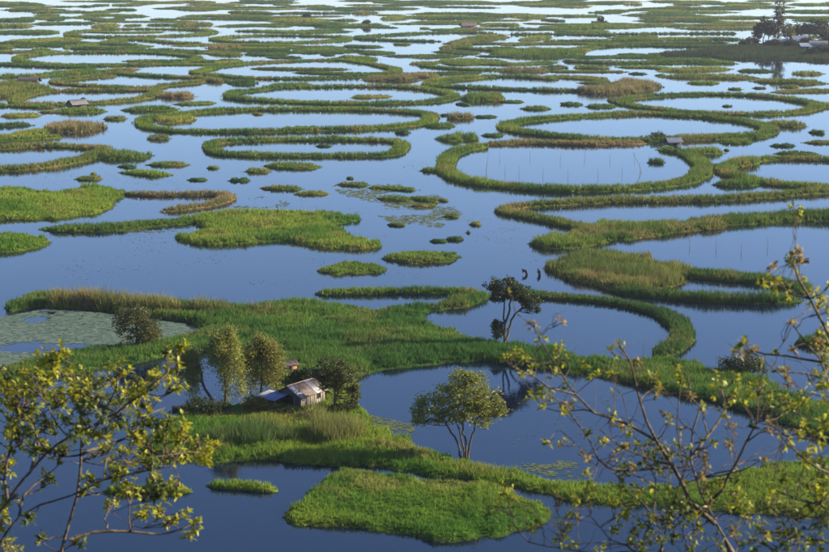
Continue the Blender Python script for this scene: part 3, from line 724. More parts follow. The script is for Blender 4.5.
# the finest far strips, too many and too thin to tell apart: one mass
rf = random.Random(5)
for k in range(105):
    y = 1.0 + 74.0 * rf.random() ** 1.5
    x = rf.uniform(-30, 840); L = rf.uniform(25, 130) * (0.6 + y / 90.0)
    if y > 40 and x > 640: continue
    c = rf.uniform(-1, 1) * (0.6 + y * 0.03)
    t = (1.4 + y * 0.024) * rf.uniform(0.75, 1.35)
    strip([(x, y), (x + L * 0.25, y + c * 0.75), (x + L * 0.5, y + c), (x + L * 0.75, y + c * 0.75), (x + L, y)], t, rf.choice('dddggoy'), '__stuff__', hmax=1.2)
for k in range(14):
    y = 30 + 190 * rf.random() ** 1.2
    x = rf.uniform(-10, 840)
    strip([(x, y), (x + rf.uniform(1, 2), y), (x + rf.uniform(3, 7), y + rf.uniform(-0.3, 0.3))], rf.uniform(1.2, 2.0), rf.choice('dgo'), '__stuff__', hmax=0.7)
def build_far():
    V = []; T = []; C = []; M = []; n = 0
    for (v, t, c, gv, gt, gc) in FAR:
        V += [v, gv]; C += [c, gc]; T += [t + n, gt + n + len(v)]; M += [np.zeros(len(t), int), np.ones(len(gt), int)]
        n += len(v) + len(gv)
    o = put('reed_strips', tri_mesh('reed_strips', np.vstack(V), np.vstack(T), np.vstack(C), mi=np.concatenate(M)), [M_MAT, M_GRASS])
    tag(o, 'countless thin reed strips and floating tufts far out on the lake', 'reed strips', kind='stuff')
build_far()

# ---- labels for the unnamed ones
SIZEW = lambda r: 'tiny' if r['size'] < 14 else 'small' if r['size'] < 26 else 'short' if r['size'] < 48 else 'long'
PALW = {'g': 'green', 'y': 'yellow-green', 't': 'tan', 'd': 'dark green', 'o': 'olive', 'b': 'bright green', 's': 'dark green', 'm': 'green'}
ORD = ['first', 'second', 'third', 'fourth', 'fifth', 'sixth', 'seventh', 'eighth', 'ninth', 'tenth', 'eleventh', 'twelfth', 'thirteenth', 'fourteenth', 'fifteenth']
marks = [r for r in THINGS if r['landmark']]
buckets = {}
for r in THINGS:
    if r['label']:
        continue
    r['group'] = 'reed islets and strips scattered over the lake'
    if r['shape'] == 'line' or r['py'] < 17:
        zone = 'left' if r['px'] < 276 else 'middle' if r['px'] < 553 else 'right'
        base = ('%s %s reed line' % (SIZEW(r), PALW[r['pal']]), 'near the top edge, %s third' % zone)
    else:
        m = min(marks, key=lambda q: ((q['px'] - r['px']) / 3.2) ** 2 * (1 if abs(q['px'] - r['px']) > q['size'] / 2 else 0.15) + (q['py'] - r['py']) ** 2 * 1.5)
        dx, dy = r['px'] - m['px'], r['py'] - m['py']
        if abs(dx) > m['size'] * 0.5:
            rel = 'left of' if dx < 0 else 'right of'
        elif abs(dy) < 4:
            rel = 'within'
        else:
            rel = 'behind' if dy < 0 else 'in front of'
        base = ('%s %s reed %s' % (SIZEW(r), PALW[r['pal']], 'strip' if r['shape'] == 'strip' else 'islet'), '%s %s' % (rel, m['landmark']))
    buckets.setdefault(base, []).append(r)
for base, L in buckets.items():
    if len(L) == 1:
        L[0]['label'] = '%s %s' % base
    else:
        L.sort(key=lambda r: r['px'])
        for i, r in enumerate(L):
            r['label'] = '%s %s, %s from left' % (base[0], base[1], ORD[min(i, 14)])
for r in THINGS:
    tag(r['o'], r['label'], r['cat'], r['group'])

# ------------------------------------------------------------------ trees on the banks
def leaf_cloud(rs, C, n_each, spread, size, cols, out_from=None, droop=0.0, ratio=0.5):
    """leaf quads (two triangles) round the clump centres C"""
    n = len(C) * n_each
    P = np.repeat(C, n_each, 0) + rs.normal(size=(n, 3)) * np.asarray(spread)
    d = rs.normal(size=(n, 3)); d[:, 2] = d[:, 2] * 0.6 - droop
    d /= np.linalg.norm(d, axis=1)[:, None]
    e = np.cross(d, rs.normal(size=(n, 3))); e /= np.linalg.norm(e, axis=1)[:, None] + 1e-9
    L = size * (0.6 + 0.8 * rs.rand(n))[:, None]
    a = P; b = P + d * L * 0.5 + e * L * ratio * 0.5; c = P + d * L; f = P + d * L * 0.5 - e * L * ratio * 0.5
    V = np.stack([a, b, c, f], 1).reshape(-1, 3)
    k = np.arange(n) * 4
    T = np.vstack([np.c_[k, k + 1, k + 2], np.c_[k, k + 2, k + 3]])
    t = np.repeat(rs.rand(len(C)), n_each) * 0.6 + rs.rand(n) * 0.4
    c0, c1 = np.array(cols[0]), np.array(cols[1])
    col = c0 + (c1 - c0) * t[:, None]
    if len(cols) > 2:
        m = np.repeat(rs.rand(len(C)) < 0.18, n_each)
        col[m] = np.array(cols[2])
    return V, T, np.repeat(col, 4, 0)

def curve_pts(a, b, rs, n=6, bow=0.12):
    a = np.array(a, float); b = np.array(b, float)
    t = np.linspace(0, 1, n)[:, None]
    L = np.linalg.norm(b - a)
    m = rs.normal(size=3) * bow * L
    return a + (b - a) * t + np.sin(np.pi * t) * m + np.r_[np.zeros((1, 3)), rs.normal(size=(n - 2, 3)) * 0.03 * L, np.zeros((1, 3))]

def tree(name, label, cat, px, py, blobs, stems, cols, seed, leaf=0.17, n_each=34, r0=0.12, z0=0.15, bark=None, group=None, dens=1.0):
    """blobs: (x, y, z, rx, ry, rz, clumps); stems: (foot x, list of (x, y, z) points)"""
    rs = np.random.RandomState(seed)
    g = ground(px, py)
    root = empty(name, (g[0], g[1], z0))
    mb = MB()
    ends = []
    for pts in stems:
        P = np.vstack([curve_pts(pts[i], pts[i + 1], rs, 5, 0.05)[(0 if i == 0 else 1):] for i in range(len(pts) - 1)])
        R = np.linspace(r0, r0 * 0.4, len(P)); R[0] *= 1.35
        mb.tube(P, R, 7)
        ends.append(P)
    allp = np.vstack(ends)
    C = []
    for (x, y, z, rx, ry, rz, n) in blobs:
        n = int(n * dens)
        u = rs.normal(size=(n, 3)); u /= np.linalg.norm(u, axis=1)[:, None]
        r = (0.35 + 0.65 * rs.rand(n) ** 0.5) * (0.85 + 0.3 * rs.rand(n))
        c = np.array([x, y, z]) + u * r[:, None] * np.array([rx, ry, rz])
        c[:, 2] = np.maximum(c[:, 2], 0.25)
        C.append(c)
        for k in rs.choice(n, min(n, 7), replace=False):        # limbs into the crown
            up = allp[allp[:, 2] < max(c[k][2], allp[:, 2].min() + 0.3)]
            j = up[np.argmin(((up - c[k]) ** 2).sum(1))]
            mb.tube(curve_pts(j, c[k], rs, 5, 0.1), np.linspace(r0 * 0.38, r0 * 0.1, 5), 5)
    C = np.vstack(C)
    mb.build('trunk', bark or M_BARK, root, smooth=True)
    sp = 0.9 * np.mean([b[3] for b in blobs]) * 0.17
    V, T, col = leaf_cloud(rs, C, n_each, (sp, sp, sp * 0.7), leaf, cols)
    tag(put('crown', tri_mesh('crown', V, T, col), [M_LEAF], root), kind='stuff')
    return tag(root, label, cat, group)

OLIVE = ((0.045, 0.062, 0.018), (0.110, 0.125, 0.032))
DARK = ((0.024, 0.042, 0.014), (0.062, 0.082, 0.026))
YEL = ((0.16, 0.19, 0.035), (0.33, 0.33, 0.065))
tree('lone_tree', 'dark flat-topped lone tree standing on the broad reed bank', 'tree', 504, 347,
     [(-0.1, 0, 6.0, 1.75, 1.4, 0.95, 54), (1.0, 0.2, 5.7, 1.3, 1.0, 0.9, 30), (2.5, 0, 4.4, 1.1, 1.0, 0.7, 24), (1.7, 0.3, 4.9, 0.8, 0.8, 0.5, 10), (-0.5, -0.2, 5.0, 1.0, 0.8, 0.6, 18), (3.0, 0, 3.7, 0.6, 0.5, 0.3, 6), (-0.5, 0, 1.6, 0.65, 0.6, 0.95, 22), (-0.95, 0, 2.5, 0.2, 0.2, 0.6, 4)],
     [[(0, 0, -0.3), (0.1, 0, 2.0), (0.0, 0, 4.0), (-0.2, 0, 5.7)], [(0.15, 0, 0.6), (0.7, 0.1, 2.6), (1.6, 0.1, 3.7), (2.6, 0, 4.3)], [(0.05, 0, 2.2), (0.5, 0.1, 4.2), (0.8, 0.2, 5.6)]],
     DARK, 5, leaf=0.21, n_each=46, r0=0.13, dens=1.25)
tree('spreading_tree', 'round-crowned olive tree with several thin stems on the green spit', 'tree', 466, 458,
     [(0.1, 0, 5.4, 2.0, 1.9, 1.35, 60), (-1.0, 0, 5.0, 1.8, 1.7, 1.3, 40), (1.5, 0, 4.3, 1.3, 1.4, 1.2, 34), (-2.9, 0, 3.9, 1.3, 1.3, 1.2, 34), (-3.6, 0, 3.1, 0.7, 0.8, 0.6, 12), (-0.3, -0.8, 3.7, 1.7, 1.0, 0.8, 30), (2.5, 0, 3.7, 0.7, 0.6, 0.6, 10), (1.2, -0.3, 3.1, 1.0, 0.8, 0.6, 14), (-1.7, 0, 3.1, 1.0, 0.9, 0.6, 14), (-0.4, 0, 6.6, 0.7, 0.7, 0.4, 8), (0.9, 0, 6.3, 0.6, 0.6, 0.4, 8)],
     [[(-0.3, 0, -0.3), (-0.9, 0, 1.6), (-1.6, 0, 2.8), (-2.8, 0, 3.8)], [(0, 0, -0.3), (-0.1, 0, 1.6), (0, 0, 3.2), (-0.3, 0, 5.0)], [(0.15, 0, -0.3), (0.4, 0, 1.4), (0.8, 0, 2.8), (1.4, 0, 4.2)], [(-0.15, 0.1, -0.3), (-0.5, 0.3, 2.0), (-1.0, 0.4, 4.4)]],
     ((0.13, 0.165, 0.03), (0.31, 0.31, 0.06)), 8, leaf=0.2, n_each=30, r0=0.10, dens=1.5)
tree('round_bush', 'bushy olive tree beside the pale weedy pond', 'tree', 138, 348,
     [(0, 0, 2.2, 2.3, 2.0, 1.6, 80), (-1.2, 0, 2.9, 1.2, 1.2, 0.9, 24), (0.9, 0, 1.6, 1.6, 1.5, 1.2, 34), (0.3, 0, 3.4, 1.0, 1.0, 0.6, 16)],
     [[(0, 0, -0.3), (0.0, 0, 1.4), (-0.4, 0, 2.8)], [(0.1, 0, -0.2), (0.7, 0, 1.6), (1.0, 0, 2.2)]], ((0.055, 0.072, 0.022), (0.145, 0.14, 0.042)), 13, leaf=0.22, n_each=42, r0=0.10)
tree('house_tree', 'dense dark tree leaning over the shabby house, right of it', 'tree', 335, 414,
     [(-0.5, 0, 3.6, 1.5, 1.4, 1.2, 50), (-1.3, 0, 3.2, 0.8, 0.9, 0.9, 18), (0.9, 0, 3.7, 1.2, 1.2, 0.9, 34), (1.5, -0.1, 2.5, 0.65, 0.8, 1.1, 20), (1.7, -0.1, 1.2, 0.4, 0.5, 0.9, 12), (-0.2, 0, 2.4, 1.1, 1.0, 0.6, 18)],
     [[(0, 0, -0.3), (0, 0, 1.6), (-0.2, 0, 3.2)], [(0, 0, 1.0), (0.6, 0, 2.4), (1.0, 0, 3.4)]], ((0.036, 0.054, 0.016), (0.135, 0.14, 0.038)), 21, leaf=0.21, n_each=46, r0=0.12)

def willow(label, px, py, height, lean, spread, seed, n_str=70, cols=YEL, py_end=0.4):
    rs = np.random.RandomState(seed)
    g = ground(px, py)
    root = empty('willow_tree', (g[0], g[1], 0.15))
    mb = MB(); top = np.array([lean, 0, height * 0.84])
    GA = rs.rand(13) * 2 * np.pi; GR = 0.15 + 0.95 * rs.rand(13); GL = 0.25 + 0.62 * rs.rand(13); GH = rs.normal(size=13) * 0.06
    P = np.vstack([curve_pts((0, 0, -0.3), (lean * 0.45, 0, height * 0.5), rs, 5, 0.04), curve_pts((lean * 0.45, 0, height * 0.5), top, rs, 5, 0.04)[1:]])
    mb.tube(P, np.linspace(0.15, 0.05, len(P)), 7)
    C = []
    for k in range(n_str):
        q = rs.randint(len(GA)); a = GA[q] + rs.normal() * 0.16; r = spread * GR[q] * (0.8 + 0.35 * rs.rand())
        st = P[rs.randint(4, len(P))]
        hi = top + np.array([math.cos(a) * r * 0.6, math.sin(a) * r * 0.6, height * (0.10 * rs.rand() - 0.04 + GH[q]) - 0.10 * r * r])
        lo_z = max(py_end, hi[2] - height * GL[q] * (0.75 + 0.4 * rs.rand()))
        end = np.array([top[0] + math.cos(a) * r, top[1] + math.sin(a) * r, lo_z])
        t = np.linspace(0, 1, 10)[:, None]
        Q = hi + (end - hi) * np.c_[np.sqrt(t), np.sqrt(t), t ** 1.3]
        if k % 5 == 0:
            mb.tube(curve_pts(st, hi, rs, 5, 0.08), np.linspace(0.05, 0.02, 5), 5)
        if k % 3 == 0:
            mb.tube(Q, np.linspace(0.015, 0.006, 10), 4)
        C.append(Q + rs.normal(size=Q.shape) * 0.05)
    C = np.vstack(C)
    mb.build('trunk', M_BARK, root, smooth=True)
    V, T, col = leaf_cloud(rs, C, 12, (0.26, 0.26, 0.22), 0.21, cols, droop=0.6, ratio=0.4)
    tag(put('crown', tri_mesh('crown', V, T, col), [M_LEAF], root), kind='stuff')
    return tag(root, label, 'tree', 'weeping trees left of the house')
willow('tallest weeping yellow-green tree, middle of the three left of the house', 226, 404, 6.8, -0.2, 2.0, 31, 110)
willow('weeping olive tree standing closest to the shabby house', 262, 397, 5.8, 0.1, 1.9, 32, 120, ((0.13, 0.145, 0.03), (0.28, 0.26, 0.055)))
willow('thin weeping tree leaning left over the water, outermost of the three', 212, 402, 5.0, -1.9, 1.2, 33, 60)

# low bushes and tall reed clumps
def bush(label, px, py, w, h, cols, seed, cat='bush', leaf=0.2, n=46):
    return tree('bush', label, cat, px, py, [(0, 0, h * 0.5, w * 0.42, w * 0.36, h * 0.42, n), (w * 0.22, 0, h * 0.42, w * 0.28, w * 0.25, h * 0.34, n // 2), (-w * 0.24, 0, h * 0.4, w * 0.25, w * 0.25, h * 0.34, n // 2)],
                [[(0, 0, -0.3), (0.05 * w, 0, h * 0.6)], [(0.05, 0, -0.2), (-0.2 * w, 0, h * 0.5)]], cols, seed, leaf=leaf, n_each=38, r0=0.05)
bush('dark low bush on the reed bank right of the pond band', 742, 376, 4.6, 2.0, DARK, 41)
bush('low dark bush at the waterside left of the house', 206, 418, 4.2, 1.7, DARK, 42)
bush('dark scrub in front of the small brick-red shed', 306, 384, 3.0, 1.5, DARK, 43)
bush('yellowish leafy shrub against the left side of the house', 256, 416, 2.2, 1.8, ((0.13, 0.12, 0.02), (0.30, 0.24, 0.05), (0.30, 0.15, 0.10)), 44)
bush('small yellow shrub before the blue roof of the house', 273, 416, 1.4, 1.0, YEL, 45, n=20)
bush('low green shrub under the dark left gable of the house', 285, 418, 1.8, 0.9, OLIVE, 46, n=26)
bush('low shrub at the right foot of the house tree', 345, 416, 2.4, 1.1, OLIVE, 47, n=30)
island('reed_clump', 'reed clump', [(300, 441), (312, 434), (335, 430), (358, 434), (364, 442), (345, 449), (315, 449)], 1.25, 'o', 'tall straw-tipped reed clump in front of the house', tipdry=0.22, top=0.55, shift=False)
island('reed_clump', 'reed clump', [(200, 444), (225, 436), (262, 434), (290, 438), (288, 447), (250, 452), (215, 452)], 1.2, 'd', 'dark tall reed clump left of the straw-tipped one', tipdry=0.1, top=0.55, shift=False)
island('reed_clump', 'reed clump', [(40, 308), (75, 303), (130, 306), (190, 311), (250, 314), (280, 314), (250, 318), (190, 316), (120, 312), (70, 309)], 1.35, 'o', 'long clump of tall reeds with tan plumes along the far rim', tipdry=0.35, top=0.55, shift=False)
island('reed_clump', 'reed clump', [(297, 420), (310, 416), (326, 411), (336, 413), (330, 420), (312, 427), (300, 426)], 0.85, 'o', 'knee-high grass clump against the lit wall of the house', tipdry=0.2, top=0.5, shift=False)
for r in THINGS[-4:]:
    tag(r['o'], r['label'], r['cat'])

# far shore trees
def far_tree(label, px, py, h, rx, cols, seed, conical=False, n=46, leaf=0.7, name='far_tree'):
    rs = np.random.RandomState(seed)
    if conical:
        bl = [(0, 0, h * (0.18 + 0.14 * k), rx * (1 - 0.13 * k), rx * (1 - 0.13 * k), h * 0.11, int(n / 5)) for k in range(6)]
    else:
        bl = [(0, 0, h * 0.62, rx, rx, h * 0.34, n), (rx * 0.4, 0, h * 0.45, rx * 0.7, rx * 0.7, h * 0.25, n // 2), (-rx * 0.45, 0, h * 0.5, rx * 0.65, rx * 0.65, h * 0.22, n // 2)]
    return tree(name, label, 'tree', px, py, bl, [[(0, 0, -0.3), (0.1, 0, h * 0.5), (0, 0, h * 0.92)]], cols, seed, leaf=leaf, n_each=14, r0=h * 0.018, group='trees on the far shore')
FD = ((0.014, 0.024, 0.016), (0.034, 0.046, 0.026)); FO = ((0.055, 0.062, 0.028), (0.12, 0.115, 0.045))
far_tree('tallest far tree, pale and slender, cut by the top edge', 779, 44, 20, 2.3, FO, 51, n=60, name='tall_tree')
far_tree('dark narrow far tree left of the tall slender one', 763, 43, 11.5, 2.0, FD, 52)
far_tree('shorter dark narrow far tree on the left end of the shore', 757, 44, 8.5, 2.0, FD, 53)
far_tree('dark narrow far tree touching the tall slender one', 770, 43.5, 10, 2.2, FD, 54)
far_tree('light green far tree right of the tall slender one', 788, 43, 8, 2.8, ((0.06, 0.085, 0.025), (0.13, 0.15, 0.04)), 55)
far_tree('round dark far tree among the houses at the right edge', 814, 41, 9.5, 2.9, FD, 56)
far_tree('broad low dark far tree at the right frame edge', 828, 46, 6.5, 3.2, FD, 57)
far_tree('low dark far bush at the left foot of the shore trees', 752, 46, 3.2, 2.6, FD, 58, name='far_bush')
far_tree('low dark far bush between the shore houses', 806, 47, 3.4, 2.0, FD, 59, name='far_bush')
far_tree('low dark far bush in front of the narrow trees', 772, 48, 3, 2.6, FD, 80, name='far_bush')
far_tree('low dark far bush in front of the pale far house', 790, 49, 3.4, 2.6, FD, 81, name='far_bush')
far_tree('low dark far bush before the red-walled house', 824, 55, 3.2, 2.4, FD, 82, name='far_bush')
far_tree('lowest dark far bush at the water side of the shore houses', 812, 56, 2.4, 2.2, FD, 83, name='far_bush')
far_tree('small dark far bush outermost on the left of the shore', 746, 47, 2.4, 2.6, FD, 84, name='far_bush')
far_tree('dark far tree behind the pale shore house', 800, 40, 7.5, 3, FD, 90)
far_tree('dark far tree behind the red-walled shore house', 822, 40, 8.5, 3, FD, 91)
far_tree('lower dark far tree behind the light green one', 795, 39, 6, 2.8, FD, 92)
far_tree('dark far tree squeezed under the tall slender one', 774, 42, 7.5, 2.4, FD, 93)
far_tree('dark far tree left of the round one among houses', 808, 38, 6.5, 2.6, FD, 94)
far_tree('tiny dark shrub on a far strip, upper middle', 307, 19.5, 3.2, 2.0, FD, 60, n=20, name='far_shrub')
far_tree('tiny dark shrub beside the reddish far hut', 601, 24, 4.0, 1.5, FD, 61, n=20, name='far_shrub')
far_tree('tiny reddish shrub on a far strip, upper middle', 366, 26, 3.0, 1.8, ((0.05, 0.04, 0.03), (0.10, 0.07, 0.05)), 62, n=20, name='far_shrub')
far_tree('small round bush on the rim behind the fenced ring', 657, 140, 1.6, 1.6, DARK, 63, n=26, leaf=0.3, name='rim_bush')

# ------------------------------------------------------------------ the house and the huts
M_WALLP = noise_mat('pale_boards', (0.13, 0.115, 0.095), (0.28, 0.255, 0.215), 1.6, 0.85, stretch=(6, 6, 0.7), bump=0.3)
M_WALLD = noise_mat('dark_boards', (0.05, 0.045, 0.045), (0.12, 0.10, 0.09), 5, 0.9, stretch=(6, 6, 0.7), bump=0.3)
M_RUST = noise_mat('rusty_sheet', (0.085, 0.055, 0.045), (0.19, 0.16, 0.15), 2.4, 0.6, bump=0.1)
M_GREYS = noise_mat('weathered_sheet', (0.15, 0.155, 0.18), (0.34, 0.35, 0.39), 3, 0.45, bump=0.1, metallic=0.2)
M_BLUES = noise_mat('blue_sheet', (0.09, 0.13, 0.22), (0.19, 0.25, 0.37), 3, 0.45, bump=0.1)
M_TARP = noise_mat('pale_blue_tarp', (0.20, 0.26, 0.34), (0.34, 0.40, 0.48), 2, 0.5, bump=0.4)
M_BRICKRED = noise_mat('red_boards', (0.20, 0.075, 0.045), (0.36, 0.16, 0.10), 4, 0.85, stretch=(5, 5, 0.8), bump=0.3)
M_WHITE = noise_mat('white_paint', (0.55, 0.54, 0.52), (0.75, 0.74, 0.72), 4, 0.7)
M_GREYD = noise_mat('dull_grey_sheet', (0.12, 0.12, 0.13), (0.22, 0.22, 0.23), 3, 0.9, bump=0.1)
M_BLUED = noise_mat('dull_blue_sheet', (0.10, 0.125, 0.18), (0.17, 0.20, 0.27), 3, 0.85, bump=0.1)
M_REDD = noise_mat('dull_red_wall', (0.10, 0.06, 0.055), (0.17, 0.10, 0.09), 3, 0.85)
M_INSHADE = noise_mat('painted_interior_shade', (0.008, 0.008, 0.008), (0.015, 0.013, 0.012), 4, 0.95)  # near-black colour standing for the shade inside openings

def sheet(parent, a, b, c, mat, name='roof_sheet', waves=5, amp=0.025, thick=0.012):
    """corrugated sheet: a = eave corner, b = other eave corner, c = ridge corner above a"""
    a, b, c = (np.array(p, float) for p in (a, b, c))
    n = waves * 4 + 1
    nrm = np.cross(b - a, c - a); nrm /= np.linalg.norm(nrm)
    t = np.linspace(0, 1, n)
    off = amp * np.sin(t * waves * 2 * np.pi)
    lo = a + (b - a) * t[:, None] + nrm * off[:, None]
    hi = lo + (c - a)
    V = np.vstack([lo, hi, lo - nrm * thick, hi - nrm * thick])
    Q = []
    for i in range(n - 1):
        Q += [[i, i + 1, n + i + 1, n + i], [2 * n + i + 1, 2 * n + i, 3 * n + i, 3 * n + i + 1], [i, 2 * n + i, 2 * n + i + 1, i + 1], [n + i + 1, 3 * n + i + 1, 3 * n + i, n + i]]
    Q += [[0, n, 3 * n, 2 * n], [n - 1, 3 * n - 1, 4 * n - 1, 2 * n - 1]]
    m = MB(); m.quads(V, Q)
    return m.build(name, mat, parent)

def box_part(parent, lo, hi, mat, name):
    m = MB(); m.box(lo, hi)
    return m.build(name, mat, parent)

def gable_wall(parent, x, y0, y1, ze, zr, mat, name, th=0.06):
    ym = (y0 + y1) / 2
    prof = [(y0, 0), (y1, 0), (y1, ze), (ym, zr), (y0, ze)]
    V = [(x - th / 2, y, z) for y, z in prof] + [(x + th / 2, y, z) for y, z in prof]
    T = [[0, 2, 1], [0, 3, 2], [0, 4, 3], [5, 6, 7], [5, 7, 8], [5, 8, 9]]
    for i in range(5):
        j = (i + 1) % 5
        T += [[i, j, 5 + j], [i, 5 + j, 5 + i]]
    m = MB(); m.add(V, T)
    return m.build(name, mat, parent)

def build_house():
    g = ground(313, 409.5)
    n = np.array([0.8, -0.6])
    c = g - n * 1.35
    root = empty('house', (c[0], c[1], 0.30), math.atan2(0.8, 0.6))
    L, D, E, Rz = 1.65, 1.3, 1.45, 2.25          # half length, half depth, eave, ridge
    # lit long wall made of upright boards, with a window opening and a door
    x = -L; k = 0
    while x < L - 0.05:
        w = 0.27
        x1 = min(x + w, L)
        if 0.62 < (x + x1) / 2 < 1.15:
            box_part(root, (x + 0.002, -D - 0.02, 0), (x1 - 0.002, -D + 0.03, 0.62), M_WALLP, 'wall_board')
        else:
            box_part(root, (x + 0.002, -D - 0.02 - 0.008 * (k % 3), 0), (x1 - 0.002, -D + 0.03, E), M_WALLP, 'wall_board')
        x = x1; k += 1
    box_part(root, (-L, -D + 0.035, 0.02), (L, -D + 0.06, E - 0.03), M_INSHADE, 'shade_backing')  # dark sheet behind window gap and seams: indoor shade put into colour
    f = box_part(root, (0.58, -D - 0.05, 0.62), (1.20, -D - 0.02, 0.68), M_WALLD, 'window_sill')
    box_part(root, (-0.95, -D - 0.06, 0.0), (-0.35, -D - 0.045, 1.32), M_WALLD, 'door')
    box_part(root, (-L, D - 0.03, 0), (L, D + 0.03, E), M_WALLD, 'back_wall')
    gable_wall(root, -L + 0.03, -D + 0.07, D - 0.04, E - 0.02, Rz - 0.05, M_WALLD, 'gable_wall')
    gable_wall(root, L - 0.03, -D + 0.07, D - 0.04, E - 0.02, Rz - 0.05, M_WALLD, 'gable_wall')
    box_part(root, (-L - 0.04, -0.45, 0.0), (-L - 0.005, 0.35, 1.3), M_INSHADE, 'door_shade_panel')  # near-black slab on the gable, painted as the shade of an open doorway
    ov = 0.28
    mats = [M_GREYS, M_RUST, M_RUST, M_GREYS, M_RUST]
    sl = (Rz - E) / D
    W = (2 * L + 0.4) / 5
    for k in range(5):
        x0 = -L - 0.2 + k * W
        dz = 0.012 * (k % 2)
        sheet(root, (x0 - 0.03, -D - ov, E - sl * ov + dz), (x0 + W + 0.03, -D - ov, E - sl * ov + dz), (x0 - 0.03, 0.02, Rz + sl * 0.02 + dz), mats[k])
        sheet(root, (x0 + W + 0.03, D + ov, E - sl * ov + dz), (x0 - 0.03, D + ov, E - sl * ov + dz), (x0 + W + 0.03, -0.0, Rz + dz + 0.01), [M_RUST, M_GREYS, M_TARP, M_TARP, M_GREYS][k])
    m = MB(); m.tube([(-L - 0.22, 0, Rz + 0.03), (0, 0, Rz + 0.045), (L + 0.22, 0, Rz + 0.03)], [0.06] * 3, 6); m.build('ridge_cap', M_RUST, root)
    # lean-to with the blue roof on the left end
    for (x, y) in ((-L - 2.0, -0.2), (-L - 2.0, 1.9), (-L - 0.1, -0.75)):
        m = MB(); m.tube([(x, y, -0.1), (x, y, 1.25)], [0.05, 0.045], 6); m.build('post', M_BAMBOO, root)
    for k in range(3):
        y0 = -0.35 + 0.78 * k
        sheet(root, (-L - 2.25, y0, 1.28 + 0.01 * (k % 2)), (-L - 2.25, y0 + 0.82, 1.28 + 0.01 * (k % 2)), (-L - 0.25, y0, 1.56), [M_BLUES, M_BLUES, M_GREYS][k])
    box_part(root, (-L - 2.0, 1.86, 0), (-L - 0.1, 1.9, 1.22), M_WALLD, 'lean_to_wall')
    box_part(root, (-L - 2.02, -0.15, 0), (-L - 1.98, 1.84, 0.75), M_WALLD, 'lean_to_wall')
    # sagging pale sheet over the back right end
    nx, ny = 8, 8
    V = []; 
    for j in range(ny + 1):
        for i in range(nx + 1):
            u, v = i / nx, j / ny
            V.append((L + 0.1 + 1.9 * u, -0.7 + 2.0 * v, 1.75 - 1.55 * u ** 1.2 - 0.12 * math.sin(math.pi * v) * (1 - u)))
    T = []
    for j in range(ny):
        for i in range(nx):
            a = j * (nx + 1) + i
            T += [[a, a + 1, a + nx + 2], [a, a + nx + 2, a + nx + 1]]
    m = MB(); m.add(V, T); o = m.build('tarp', M_TARP, root, smooth=True)
    md = o.modifiers.new('s', 'SOLIDIFY'); md.thickness = 0.015
    root.scale = (1.0, 1.0, 0.86)
    tag(root, 'shabby low house with rusty and blue sheet roofs and one pale lit wall', 'house')
build_house()

def hut(label, px, py, w, d, e, r, rz, wall, roof, name='hut', z0=0.2, group=None, door=True):
    g = ground(px, py)
    root = empty(name, (g[0], g[1], z0), rz)
    ov = 0.12 * w
    box_part(root, (-w / 2, -d / 2 - 0.03, -0.1), (w / 2, -d / 2 + 0.03, e), wall, 'wall')
    box_part(root, (-w / 2, d / 2 - 0.03, -0.1), (w / 2, d / 2 + 0.03, e), wall, 'wall')
    gable_wall(root, -w / 2 + 0.04, -d / 2 + 0.035, d / 2 - 0.035, e, r - 0.04, wall, 'gable_wall')
    gable_wall(root, w / 2 - 0.04, -d / 2 + 0.035, d / 2 - 0.035, e, r - 0.04, wall, 'gable_wall')
    sl = (r - e) / (d / 2)
    for k in range(2):
        x0 = -w / 2 - ov + k * (w / 2 + ov)
        x1 = x0 + w / 2 + ov + 0.02
        dz = 0.01 * k
        sheet(root, (x0, -d / 2 - ov, e - sl * ov + dz), (x1, -d / 2 - ov, e - sl * ov + dz), (x0, 0.01, r + dz), roof, waves=6)
        sheet(root, (x1, d / 2 + ov, e - sl * ov + dz), (x0, d / 2 + ov, e - sl * ov + dz), (x1, 0, r + 0.015 + dz), roof, waves=6)
    if door:  # near-black panels: the shade inside the hut is put into their colour
        box_part(root, (-0.15 * w, -d / 2 - 0.05, -0.05), (0.12 * w, -d / 2 - 0.032, e * 0.85), M_INSHADE, 'door')
        box_part(root, (w / 2 + 0.002, -0.2 * d, e * 0.4), (w / 2 + 0.02, 0.1 * d, e * 0.8), M_INSHADE, 'window')
    return tag(root, label, 'hut', group)
hut('tiny brick-red shed with a rusty roof behind the house', 289, 377, 1.15, 1.0, 1.0, 1.3, 0.5, M_BRICKRED, M_RUST, name='shed', z0=0.3)
hut('grey-roofed small hut on the islet beside the squashed ring', 77, 108, 3.6, 2.8, 1.0, 1.9, 0.7, M_WALLD, M_GREYD)
hut('dark weathered hut on the olive island at the left edge', 29, 85, 5.0, 3.0, 1.1, 2.1, -0.2, M_WALLD, M_WALLD)
hut('blue-roofed small hut on the strip behind the fenced ring', 673, 146, 2.6, 2.0, 0.8, 1.5, 0.3, M_WALLD, M_BLUED)
hut('reddish hut on a far islet in the upper middle', 468, 28.5, 6.0, 4.0, 1.5, 2.8, 0.3, M_WALLP, M_RUST)
hut('pale far house with a grey-blue roof among the shore trees', 799, 46, 5.5, 4.5, 2.2, 3.8, 0.2, M_GREYD, M_BLUED)
hut('dull red-walled far house nearest the right edge', 818, 51, 5.5, 4.0, 2.2, 3.6, -0.3, M_REDD, M_GREYD)
hut('low dark far shed between the two shore houses', 806, 51, 4.5, 4.0, 1.8, 2.8, 0.1, M_WALLD, M_TARP)
hut('pale far shed standing under the tall slender tree', 781, 46, 4.0, 3.5, 1.8, 2.6, -0.2, M_WALLD, M_GREYS)

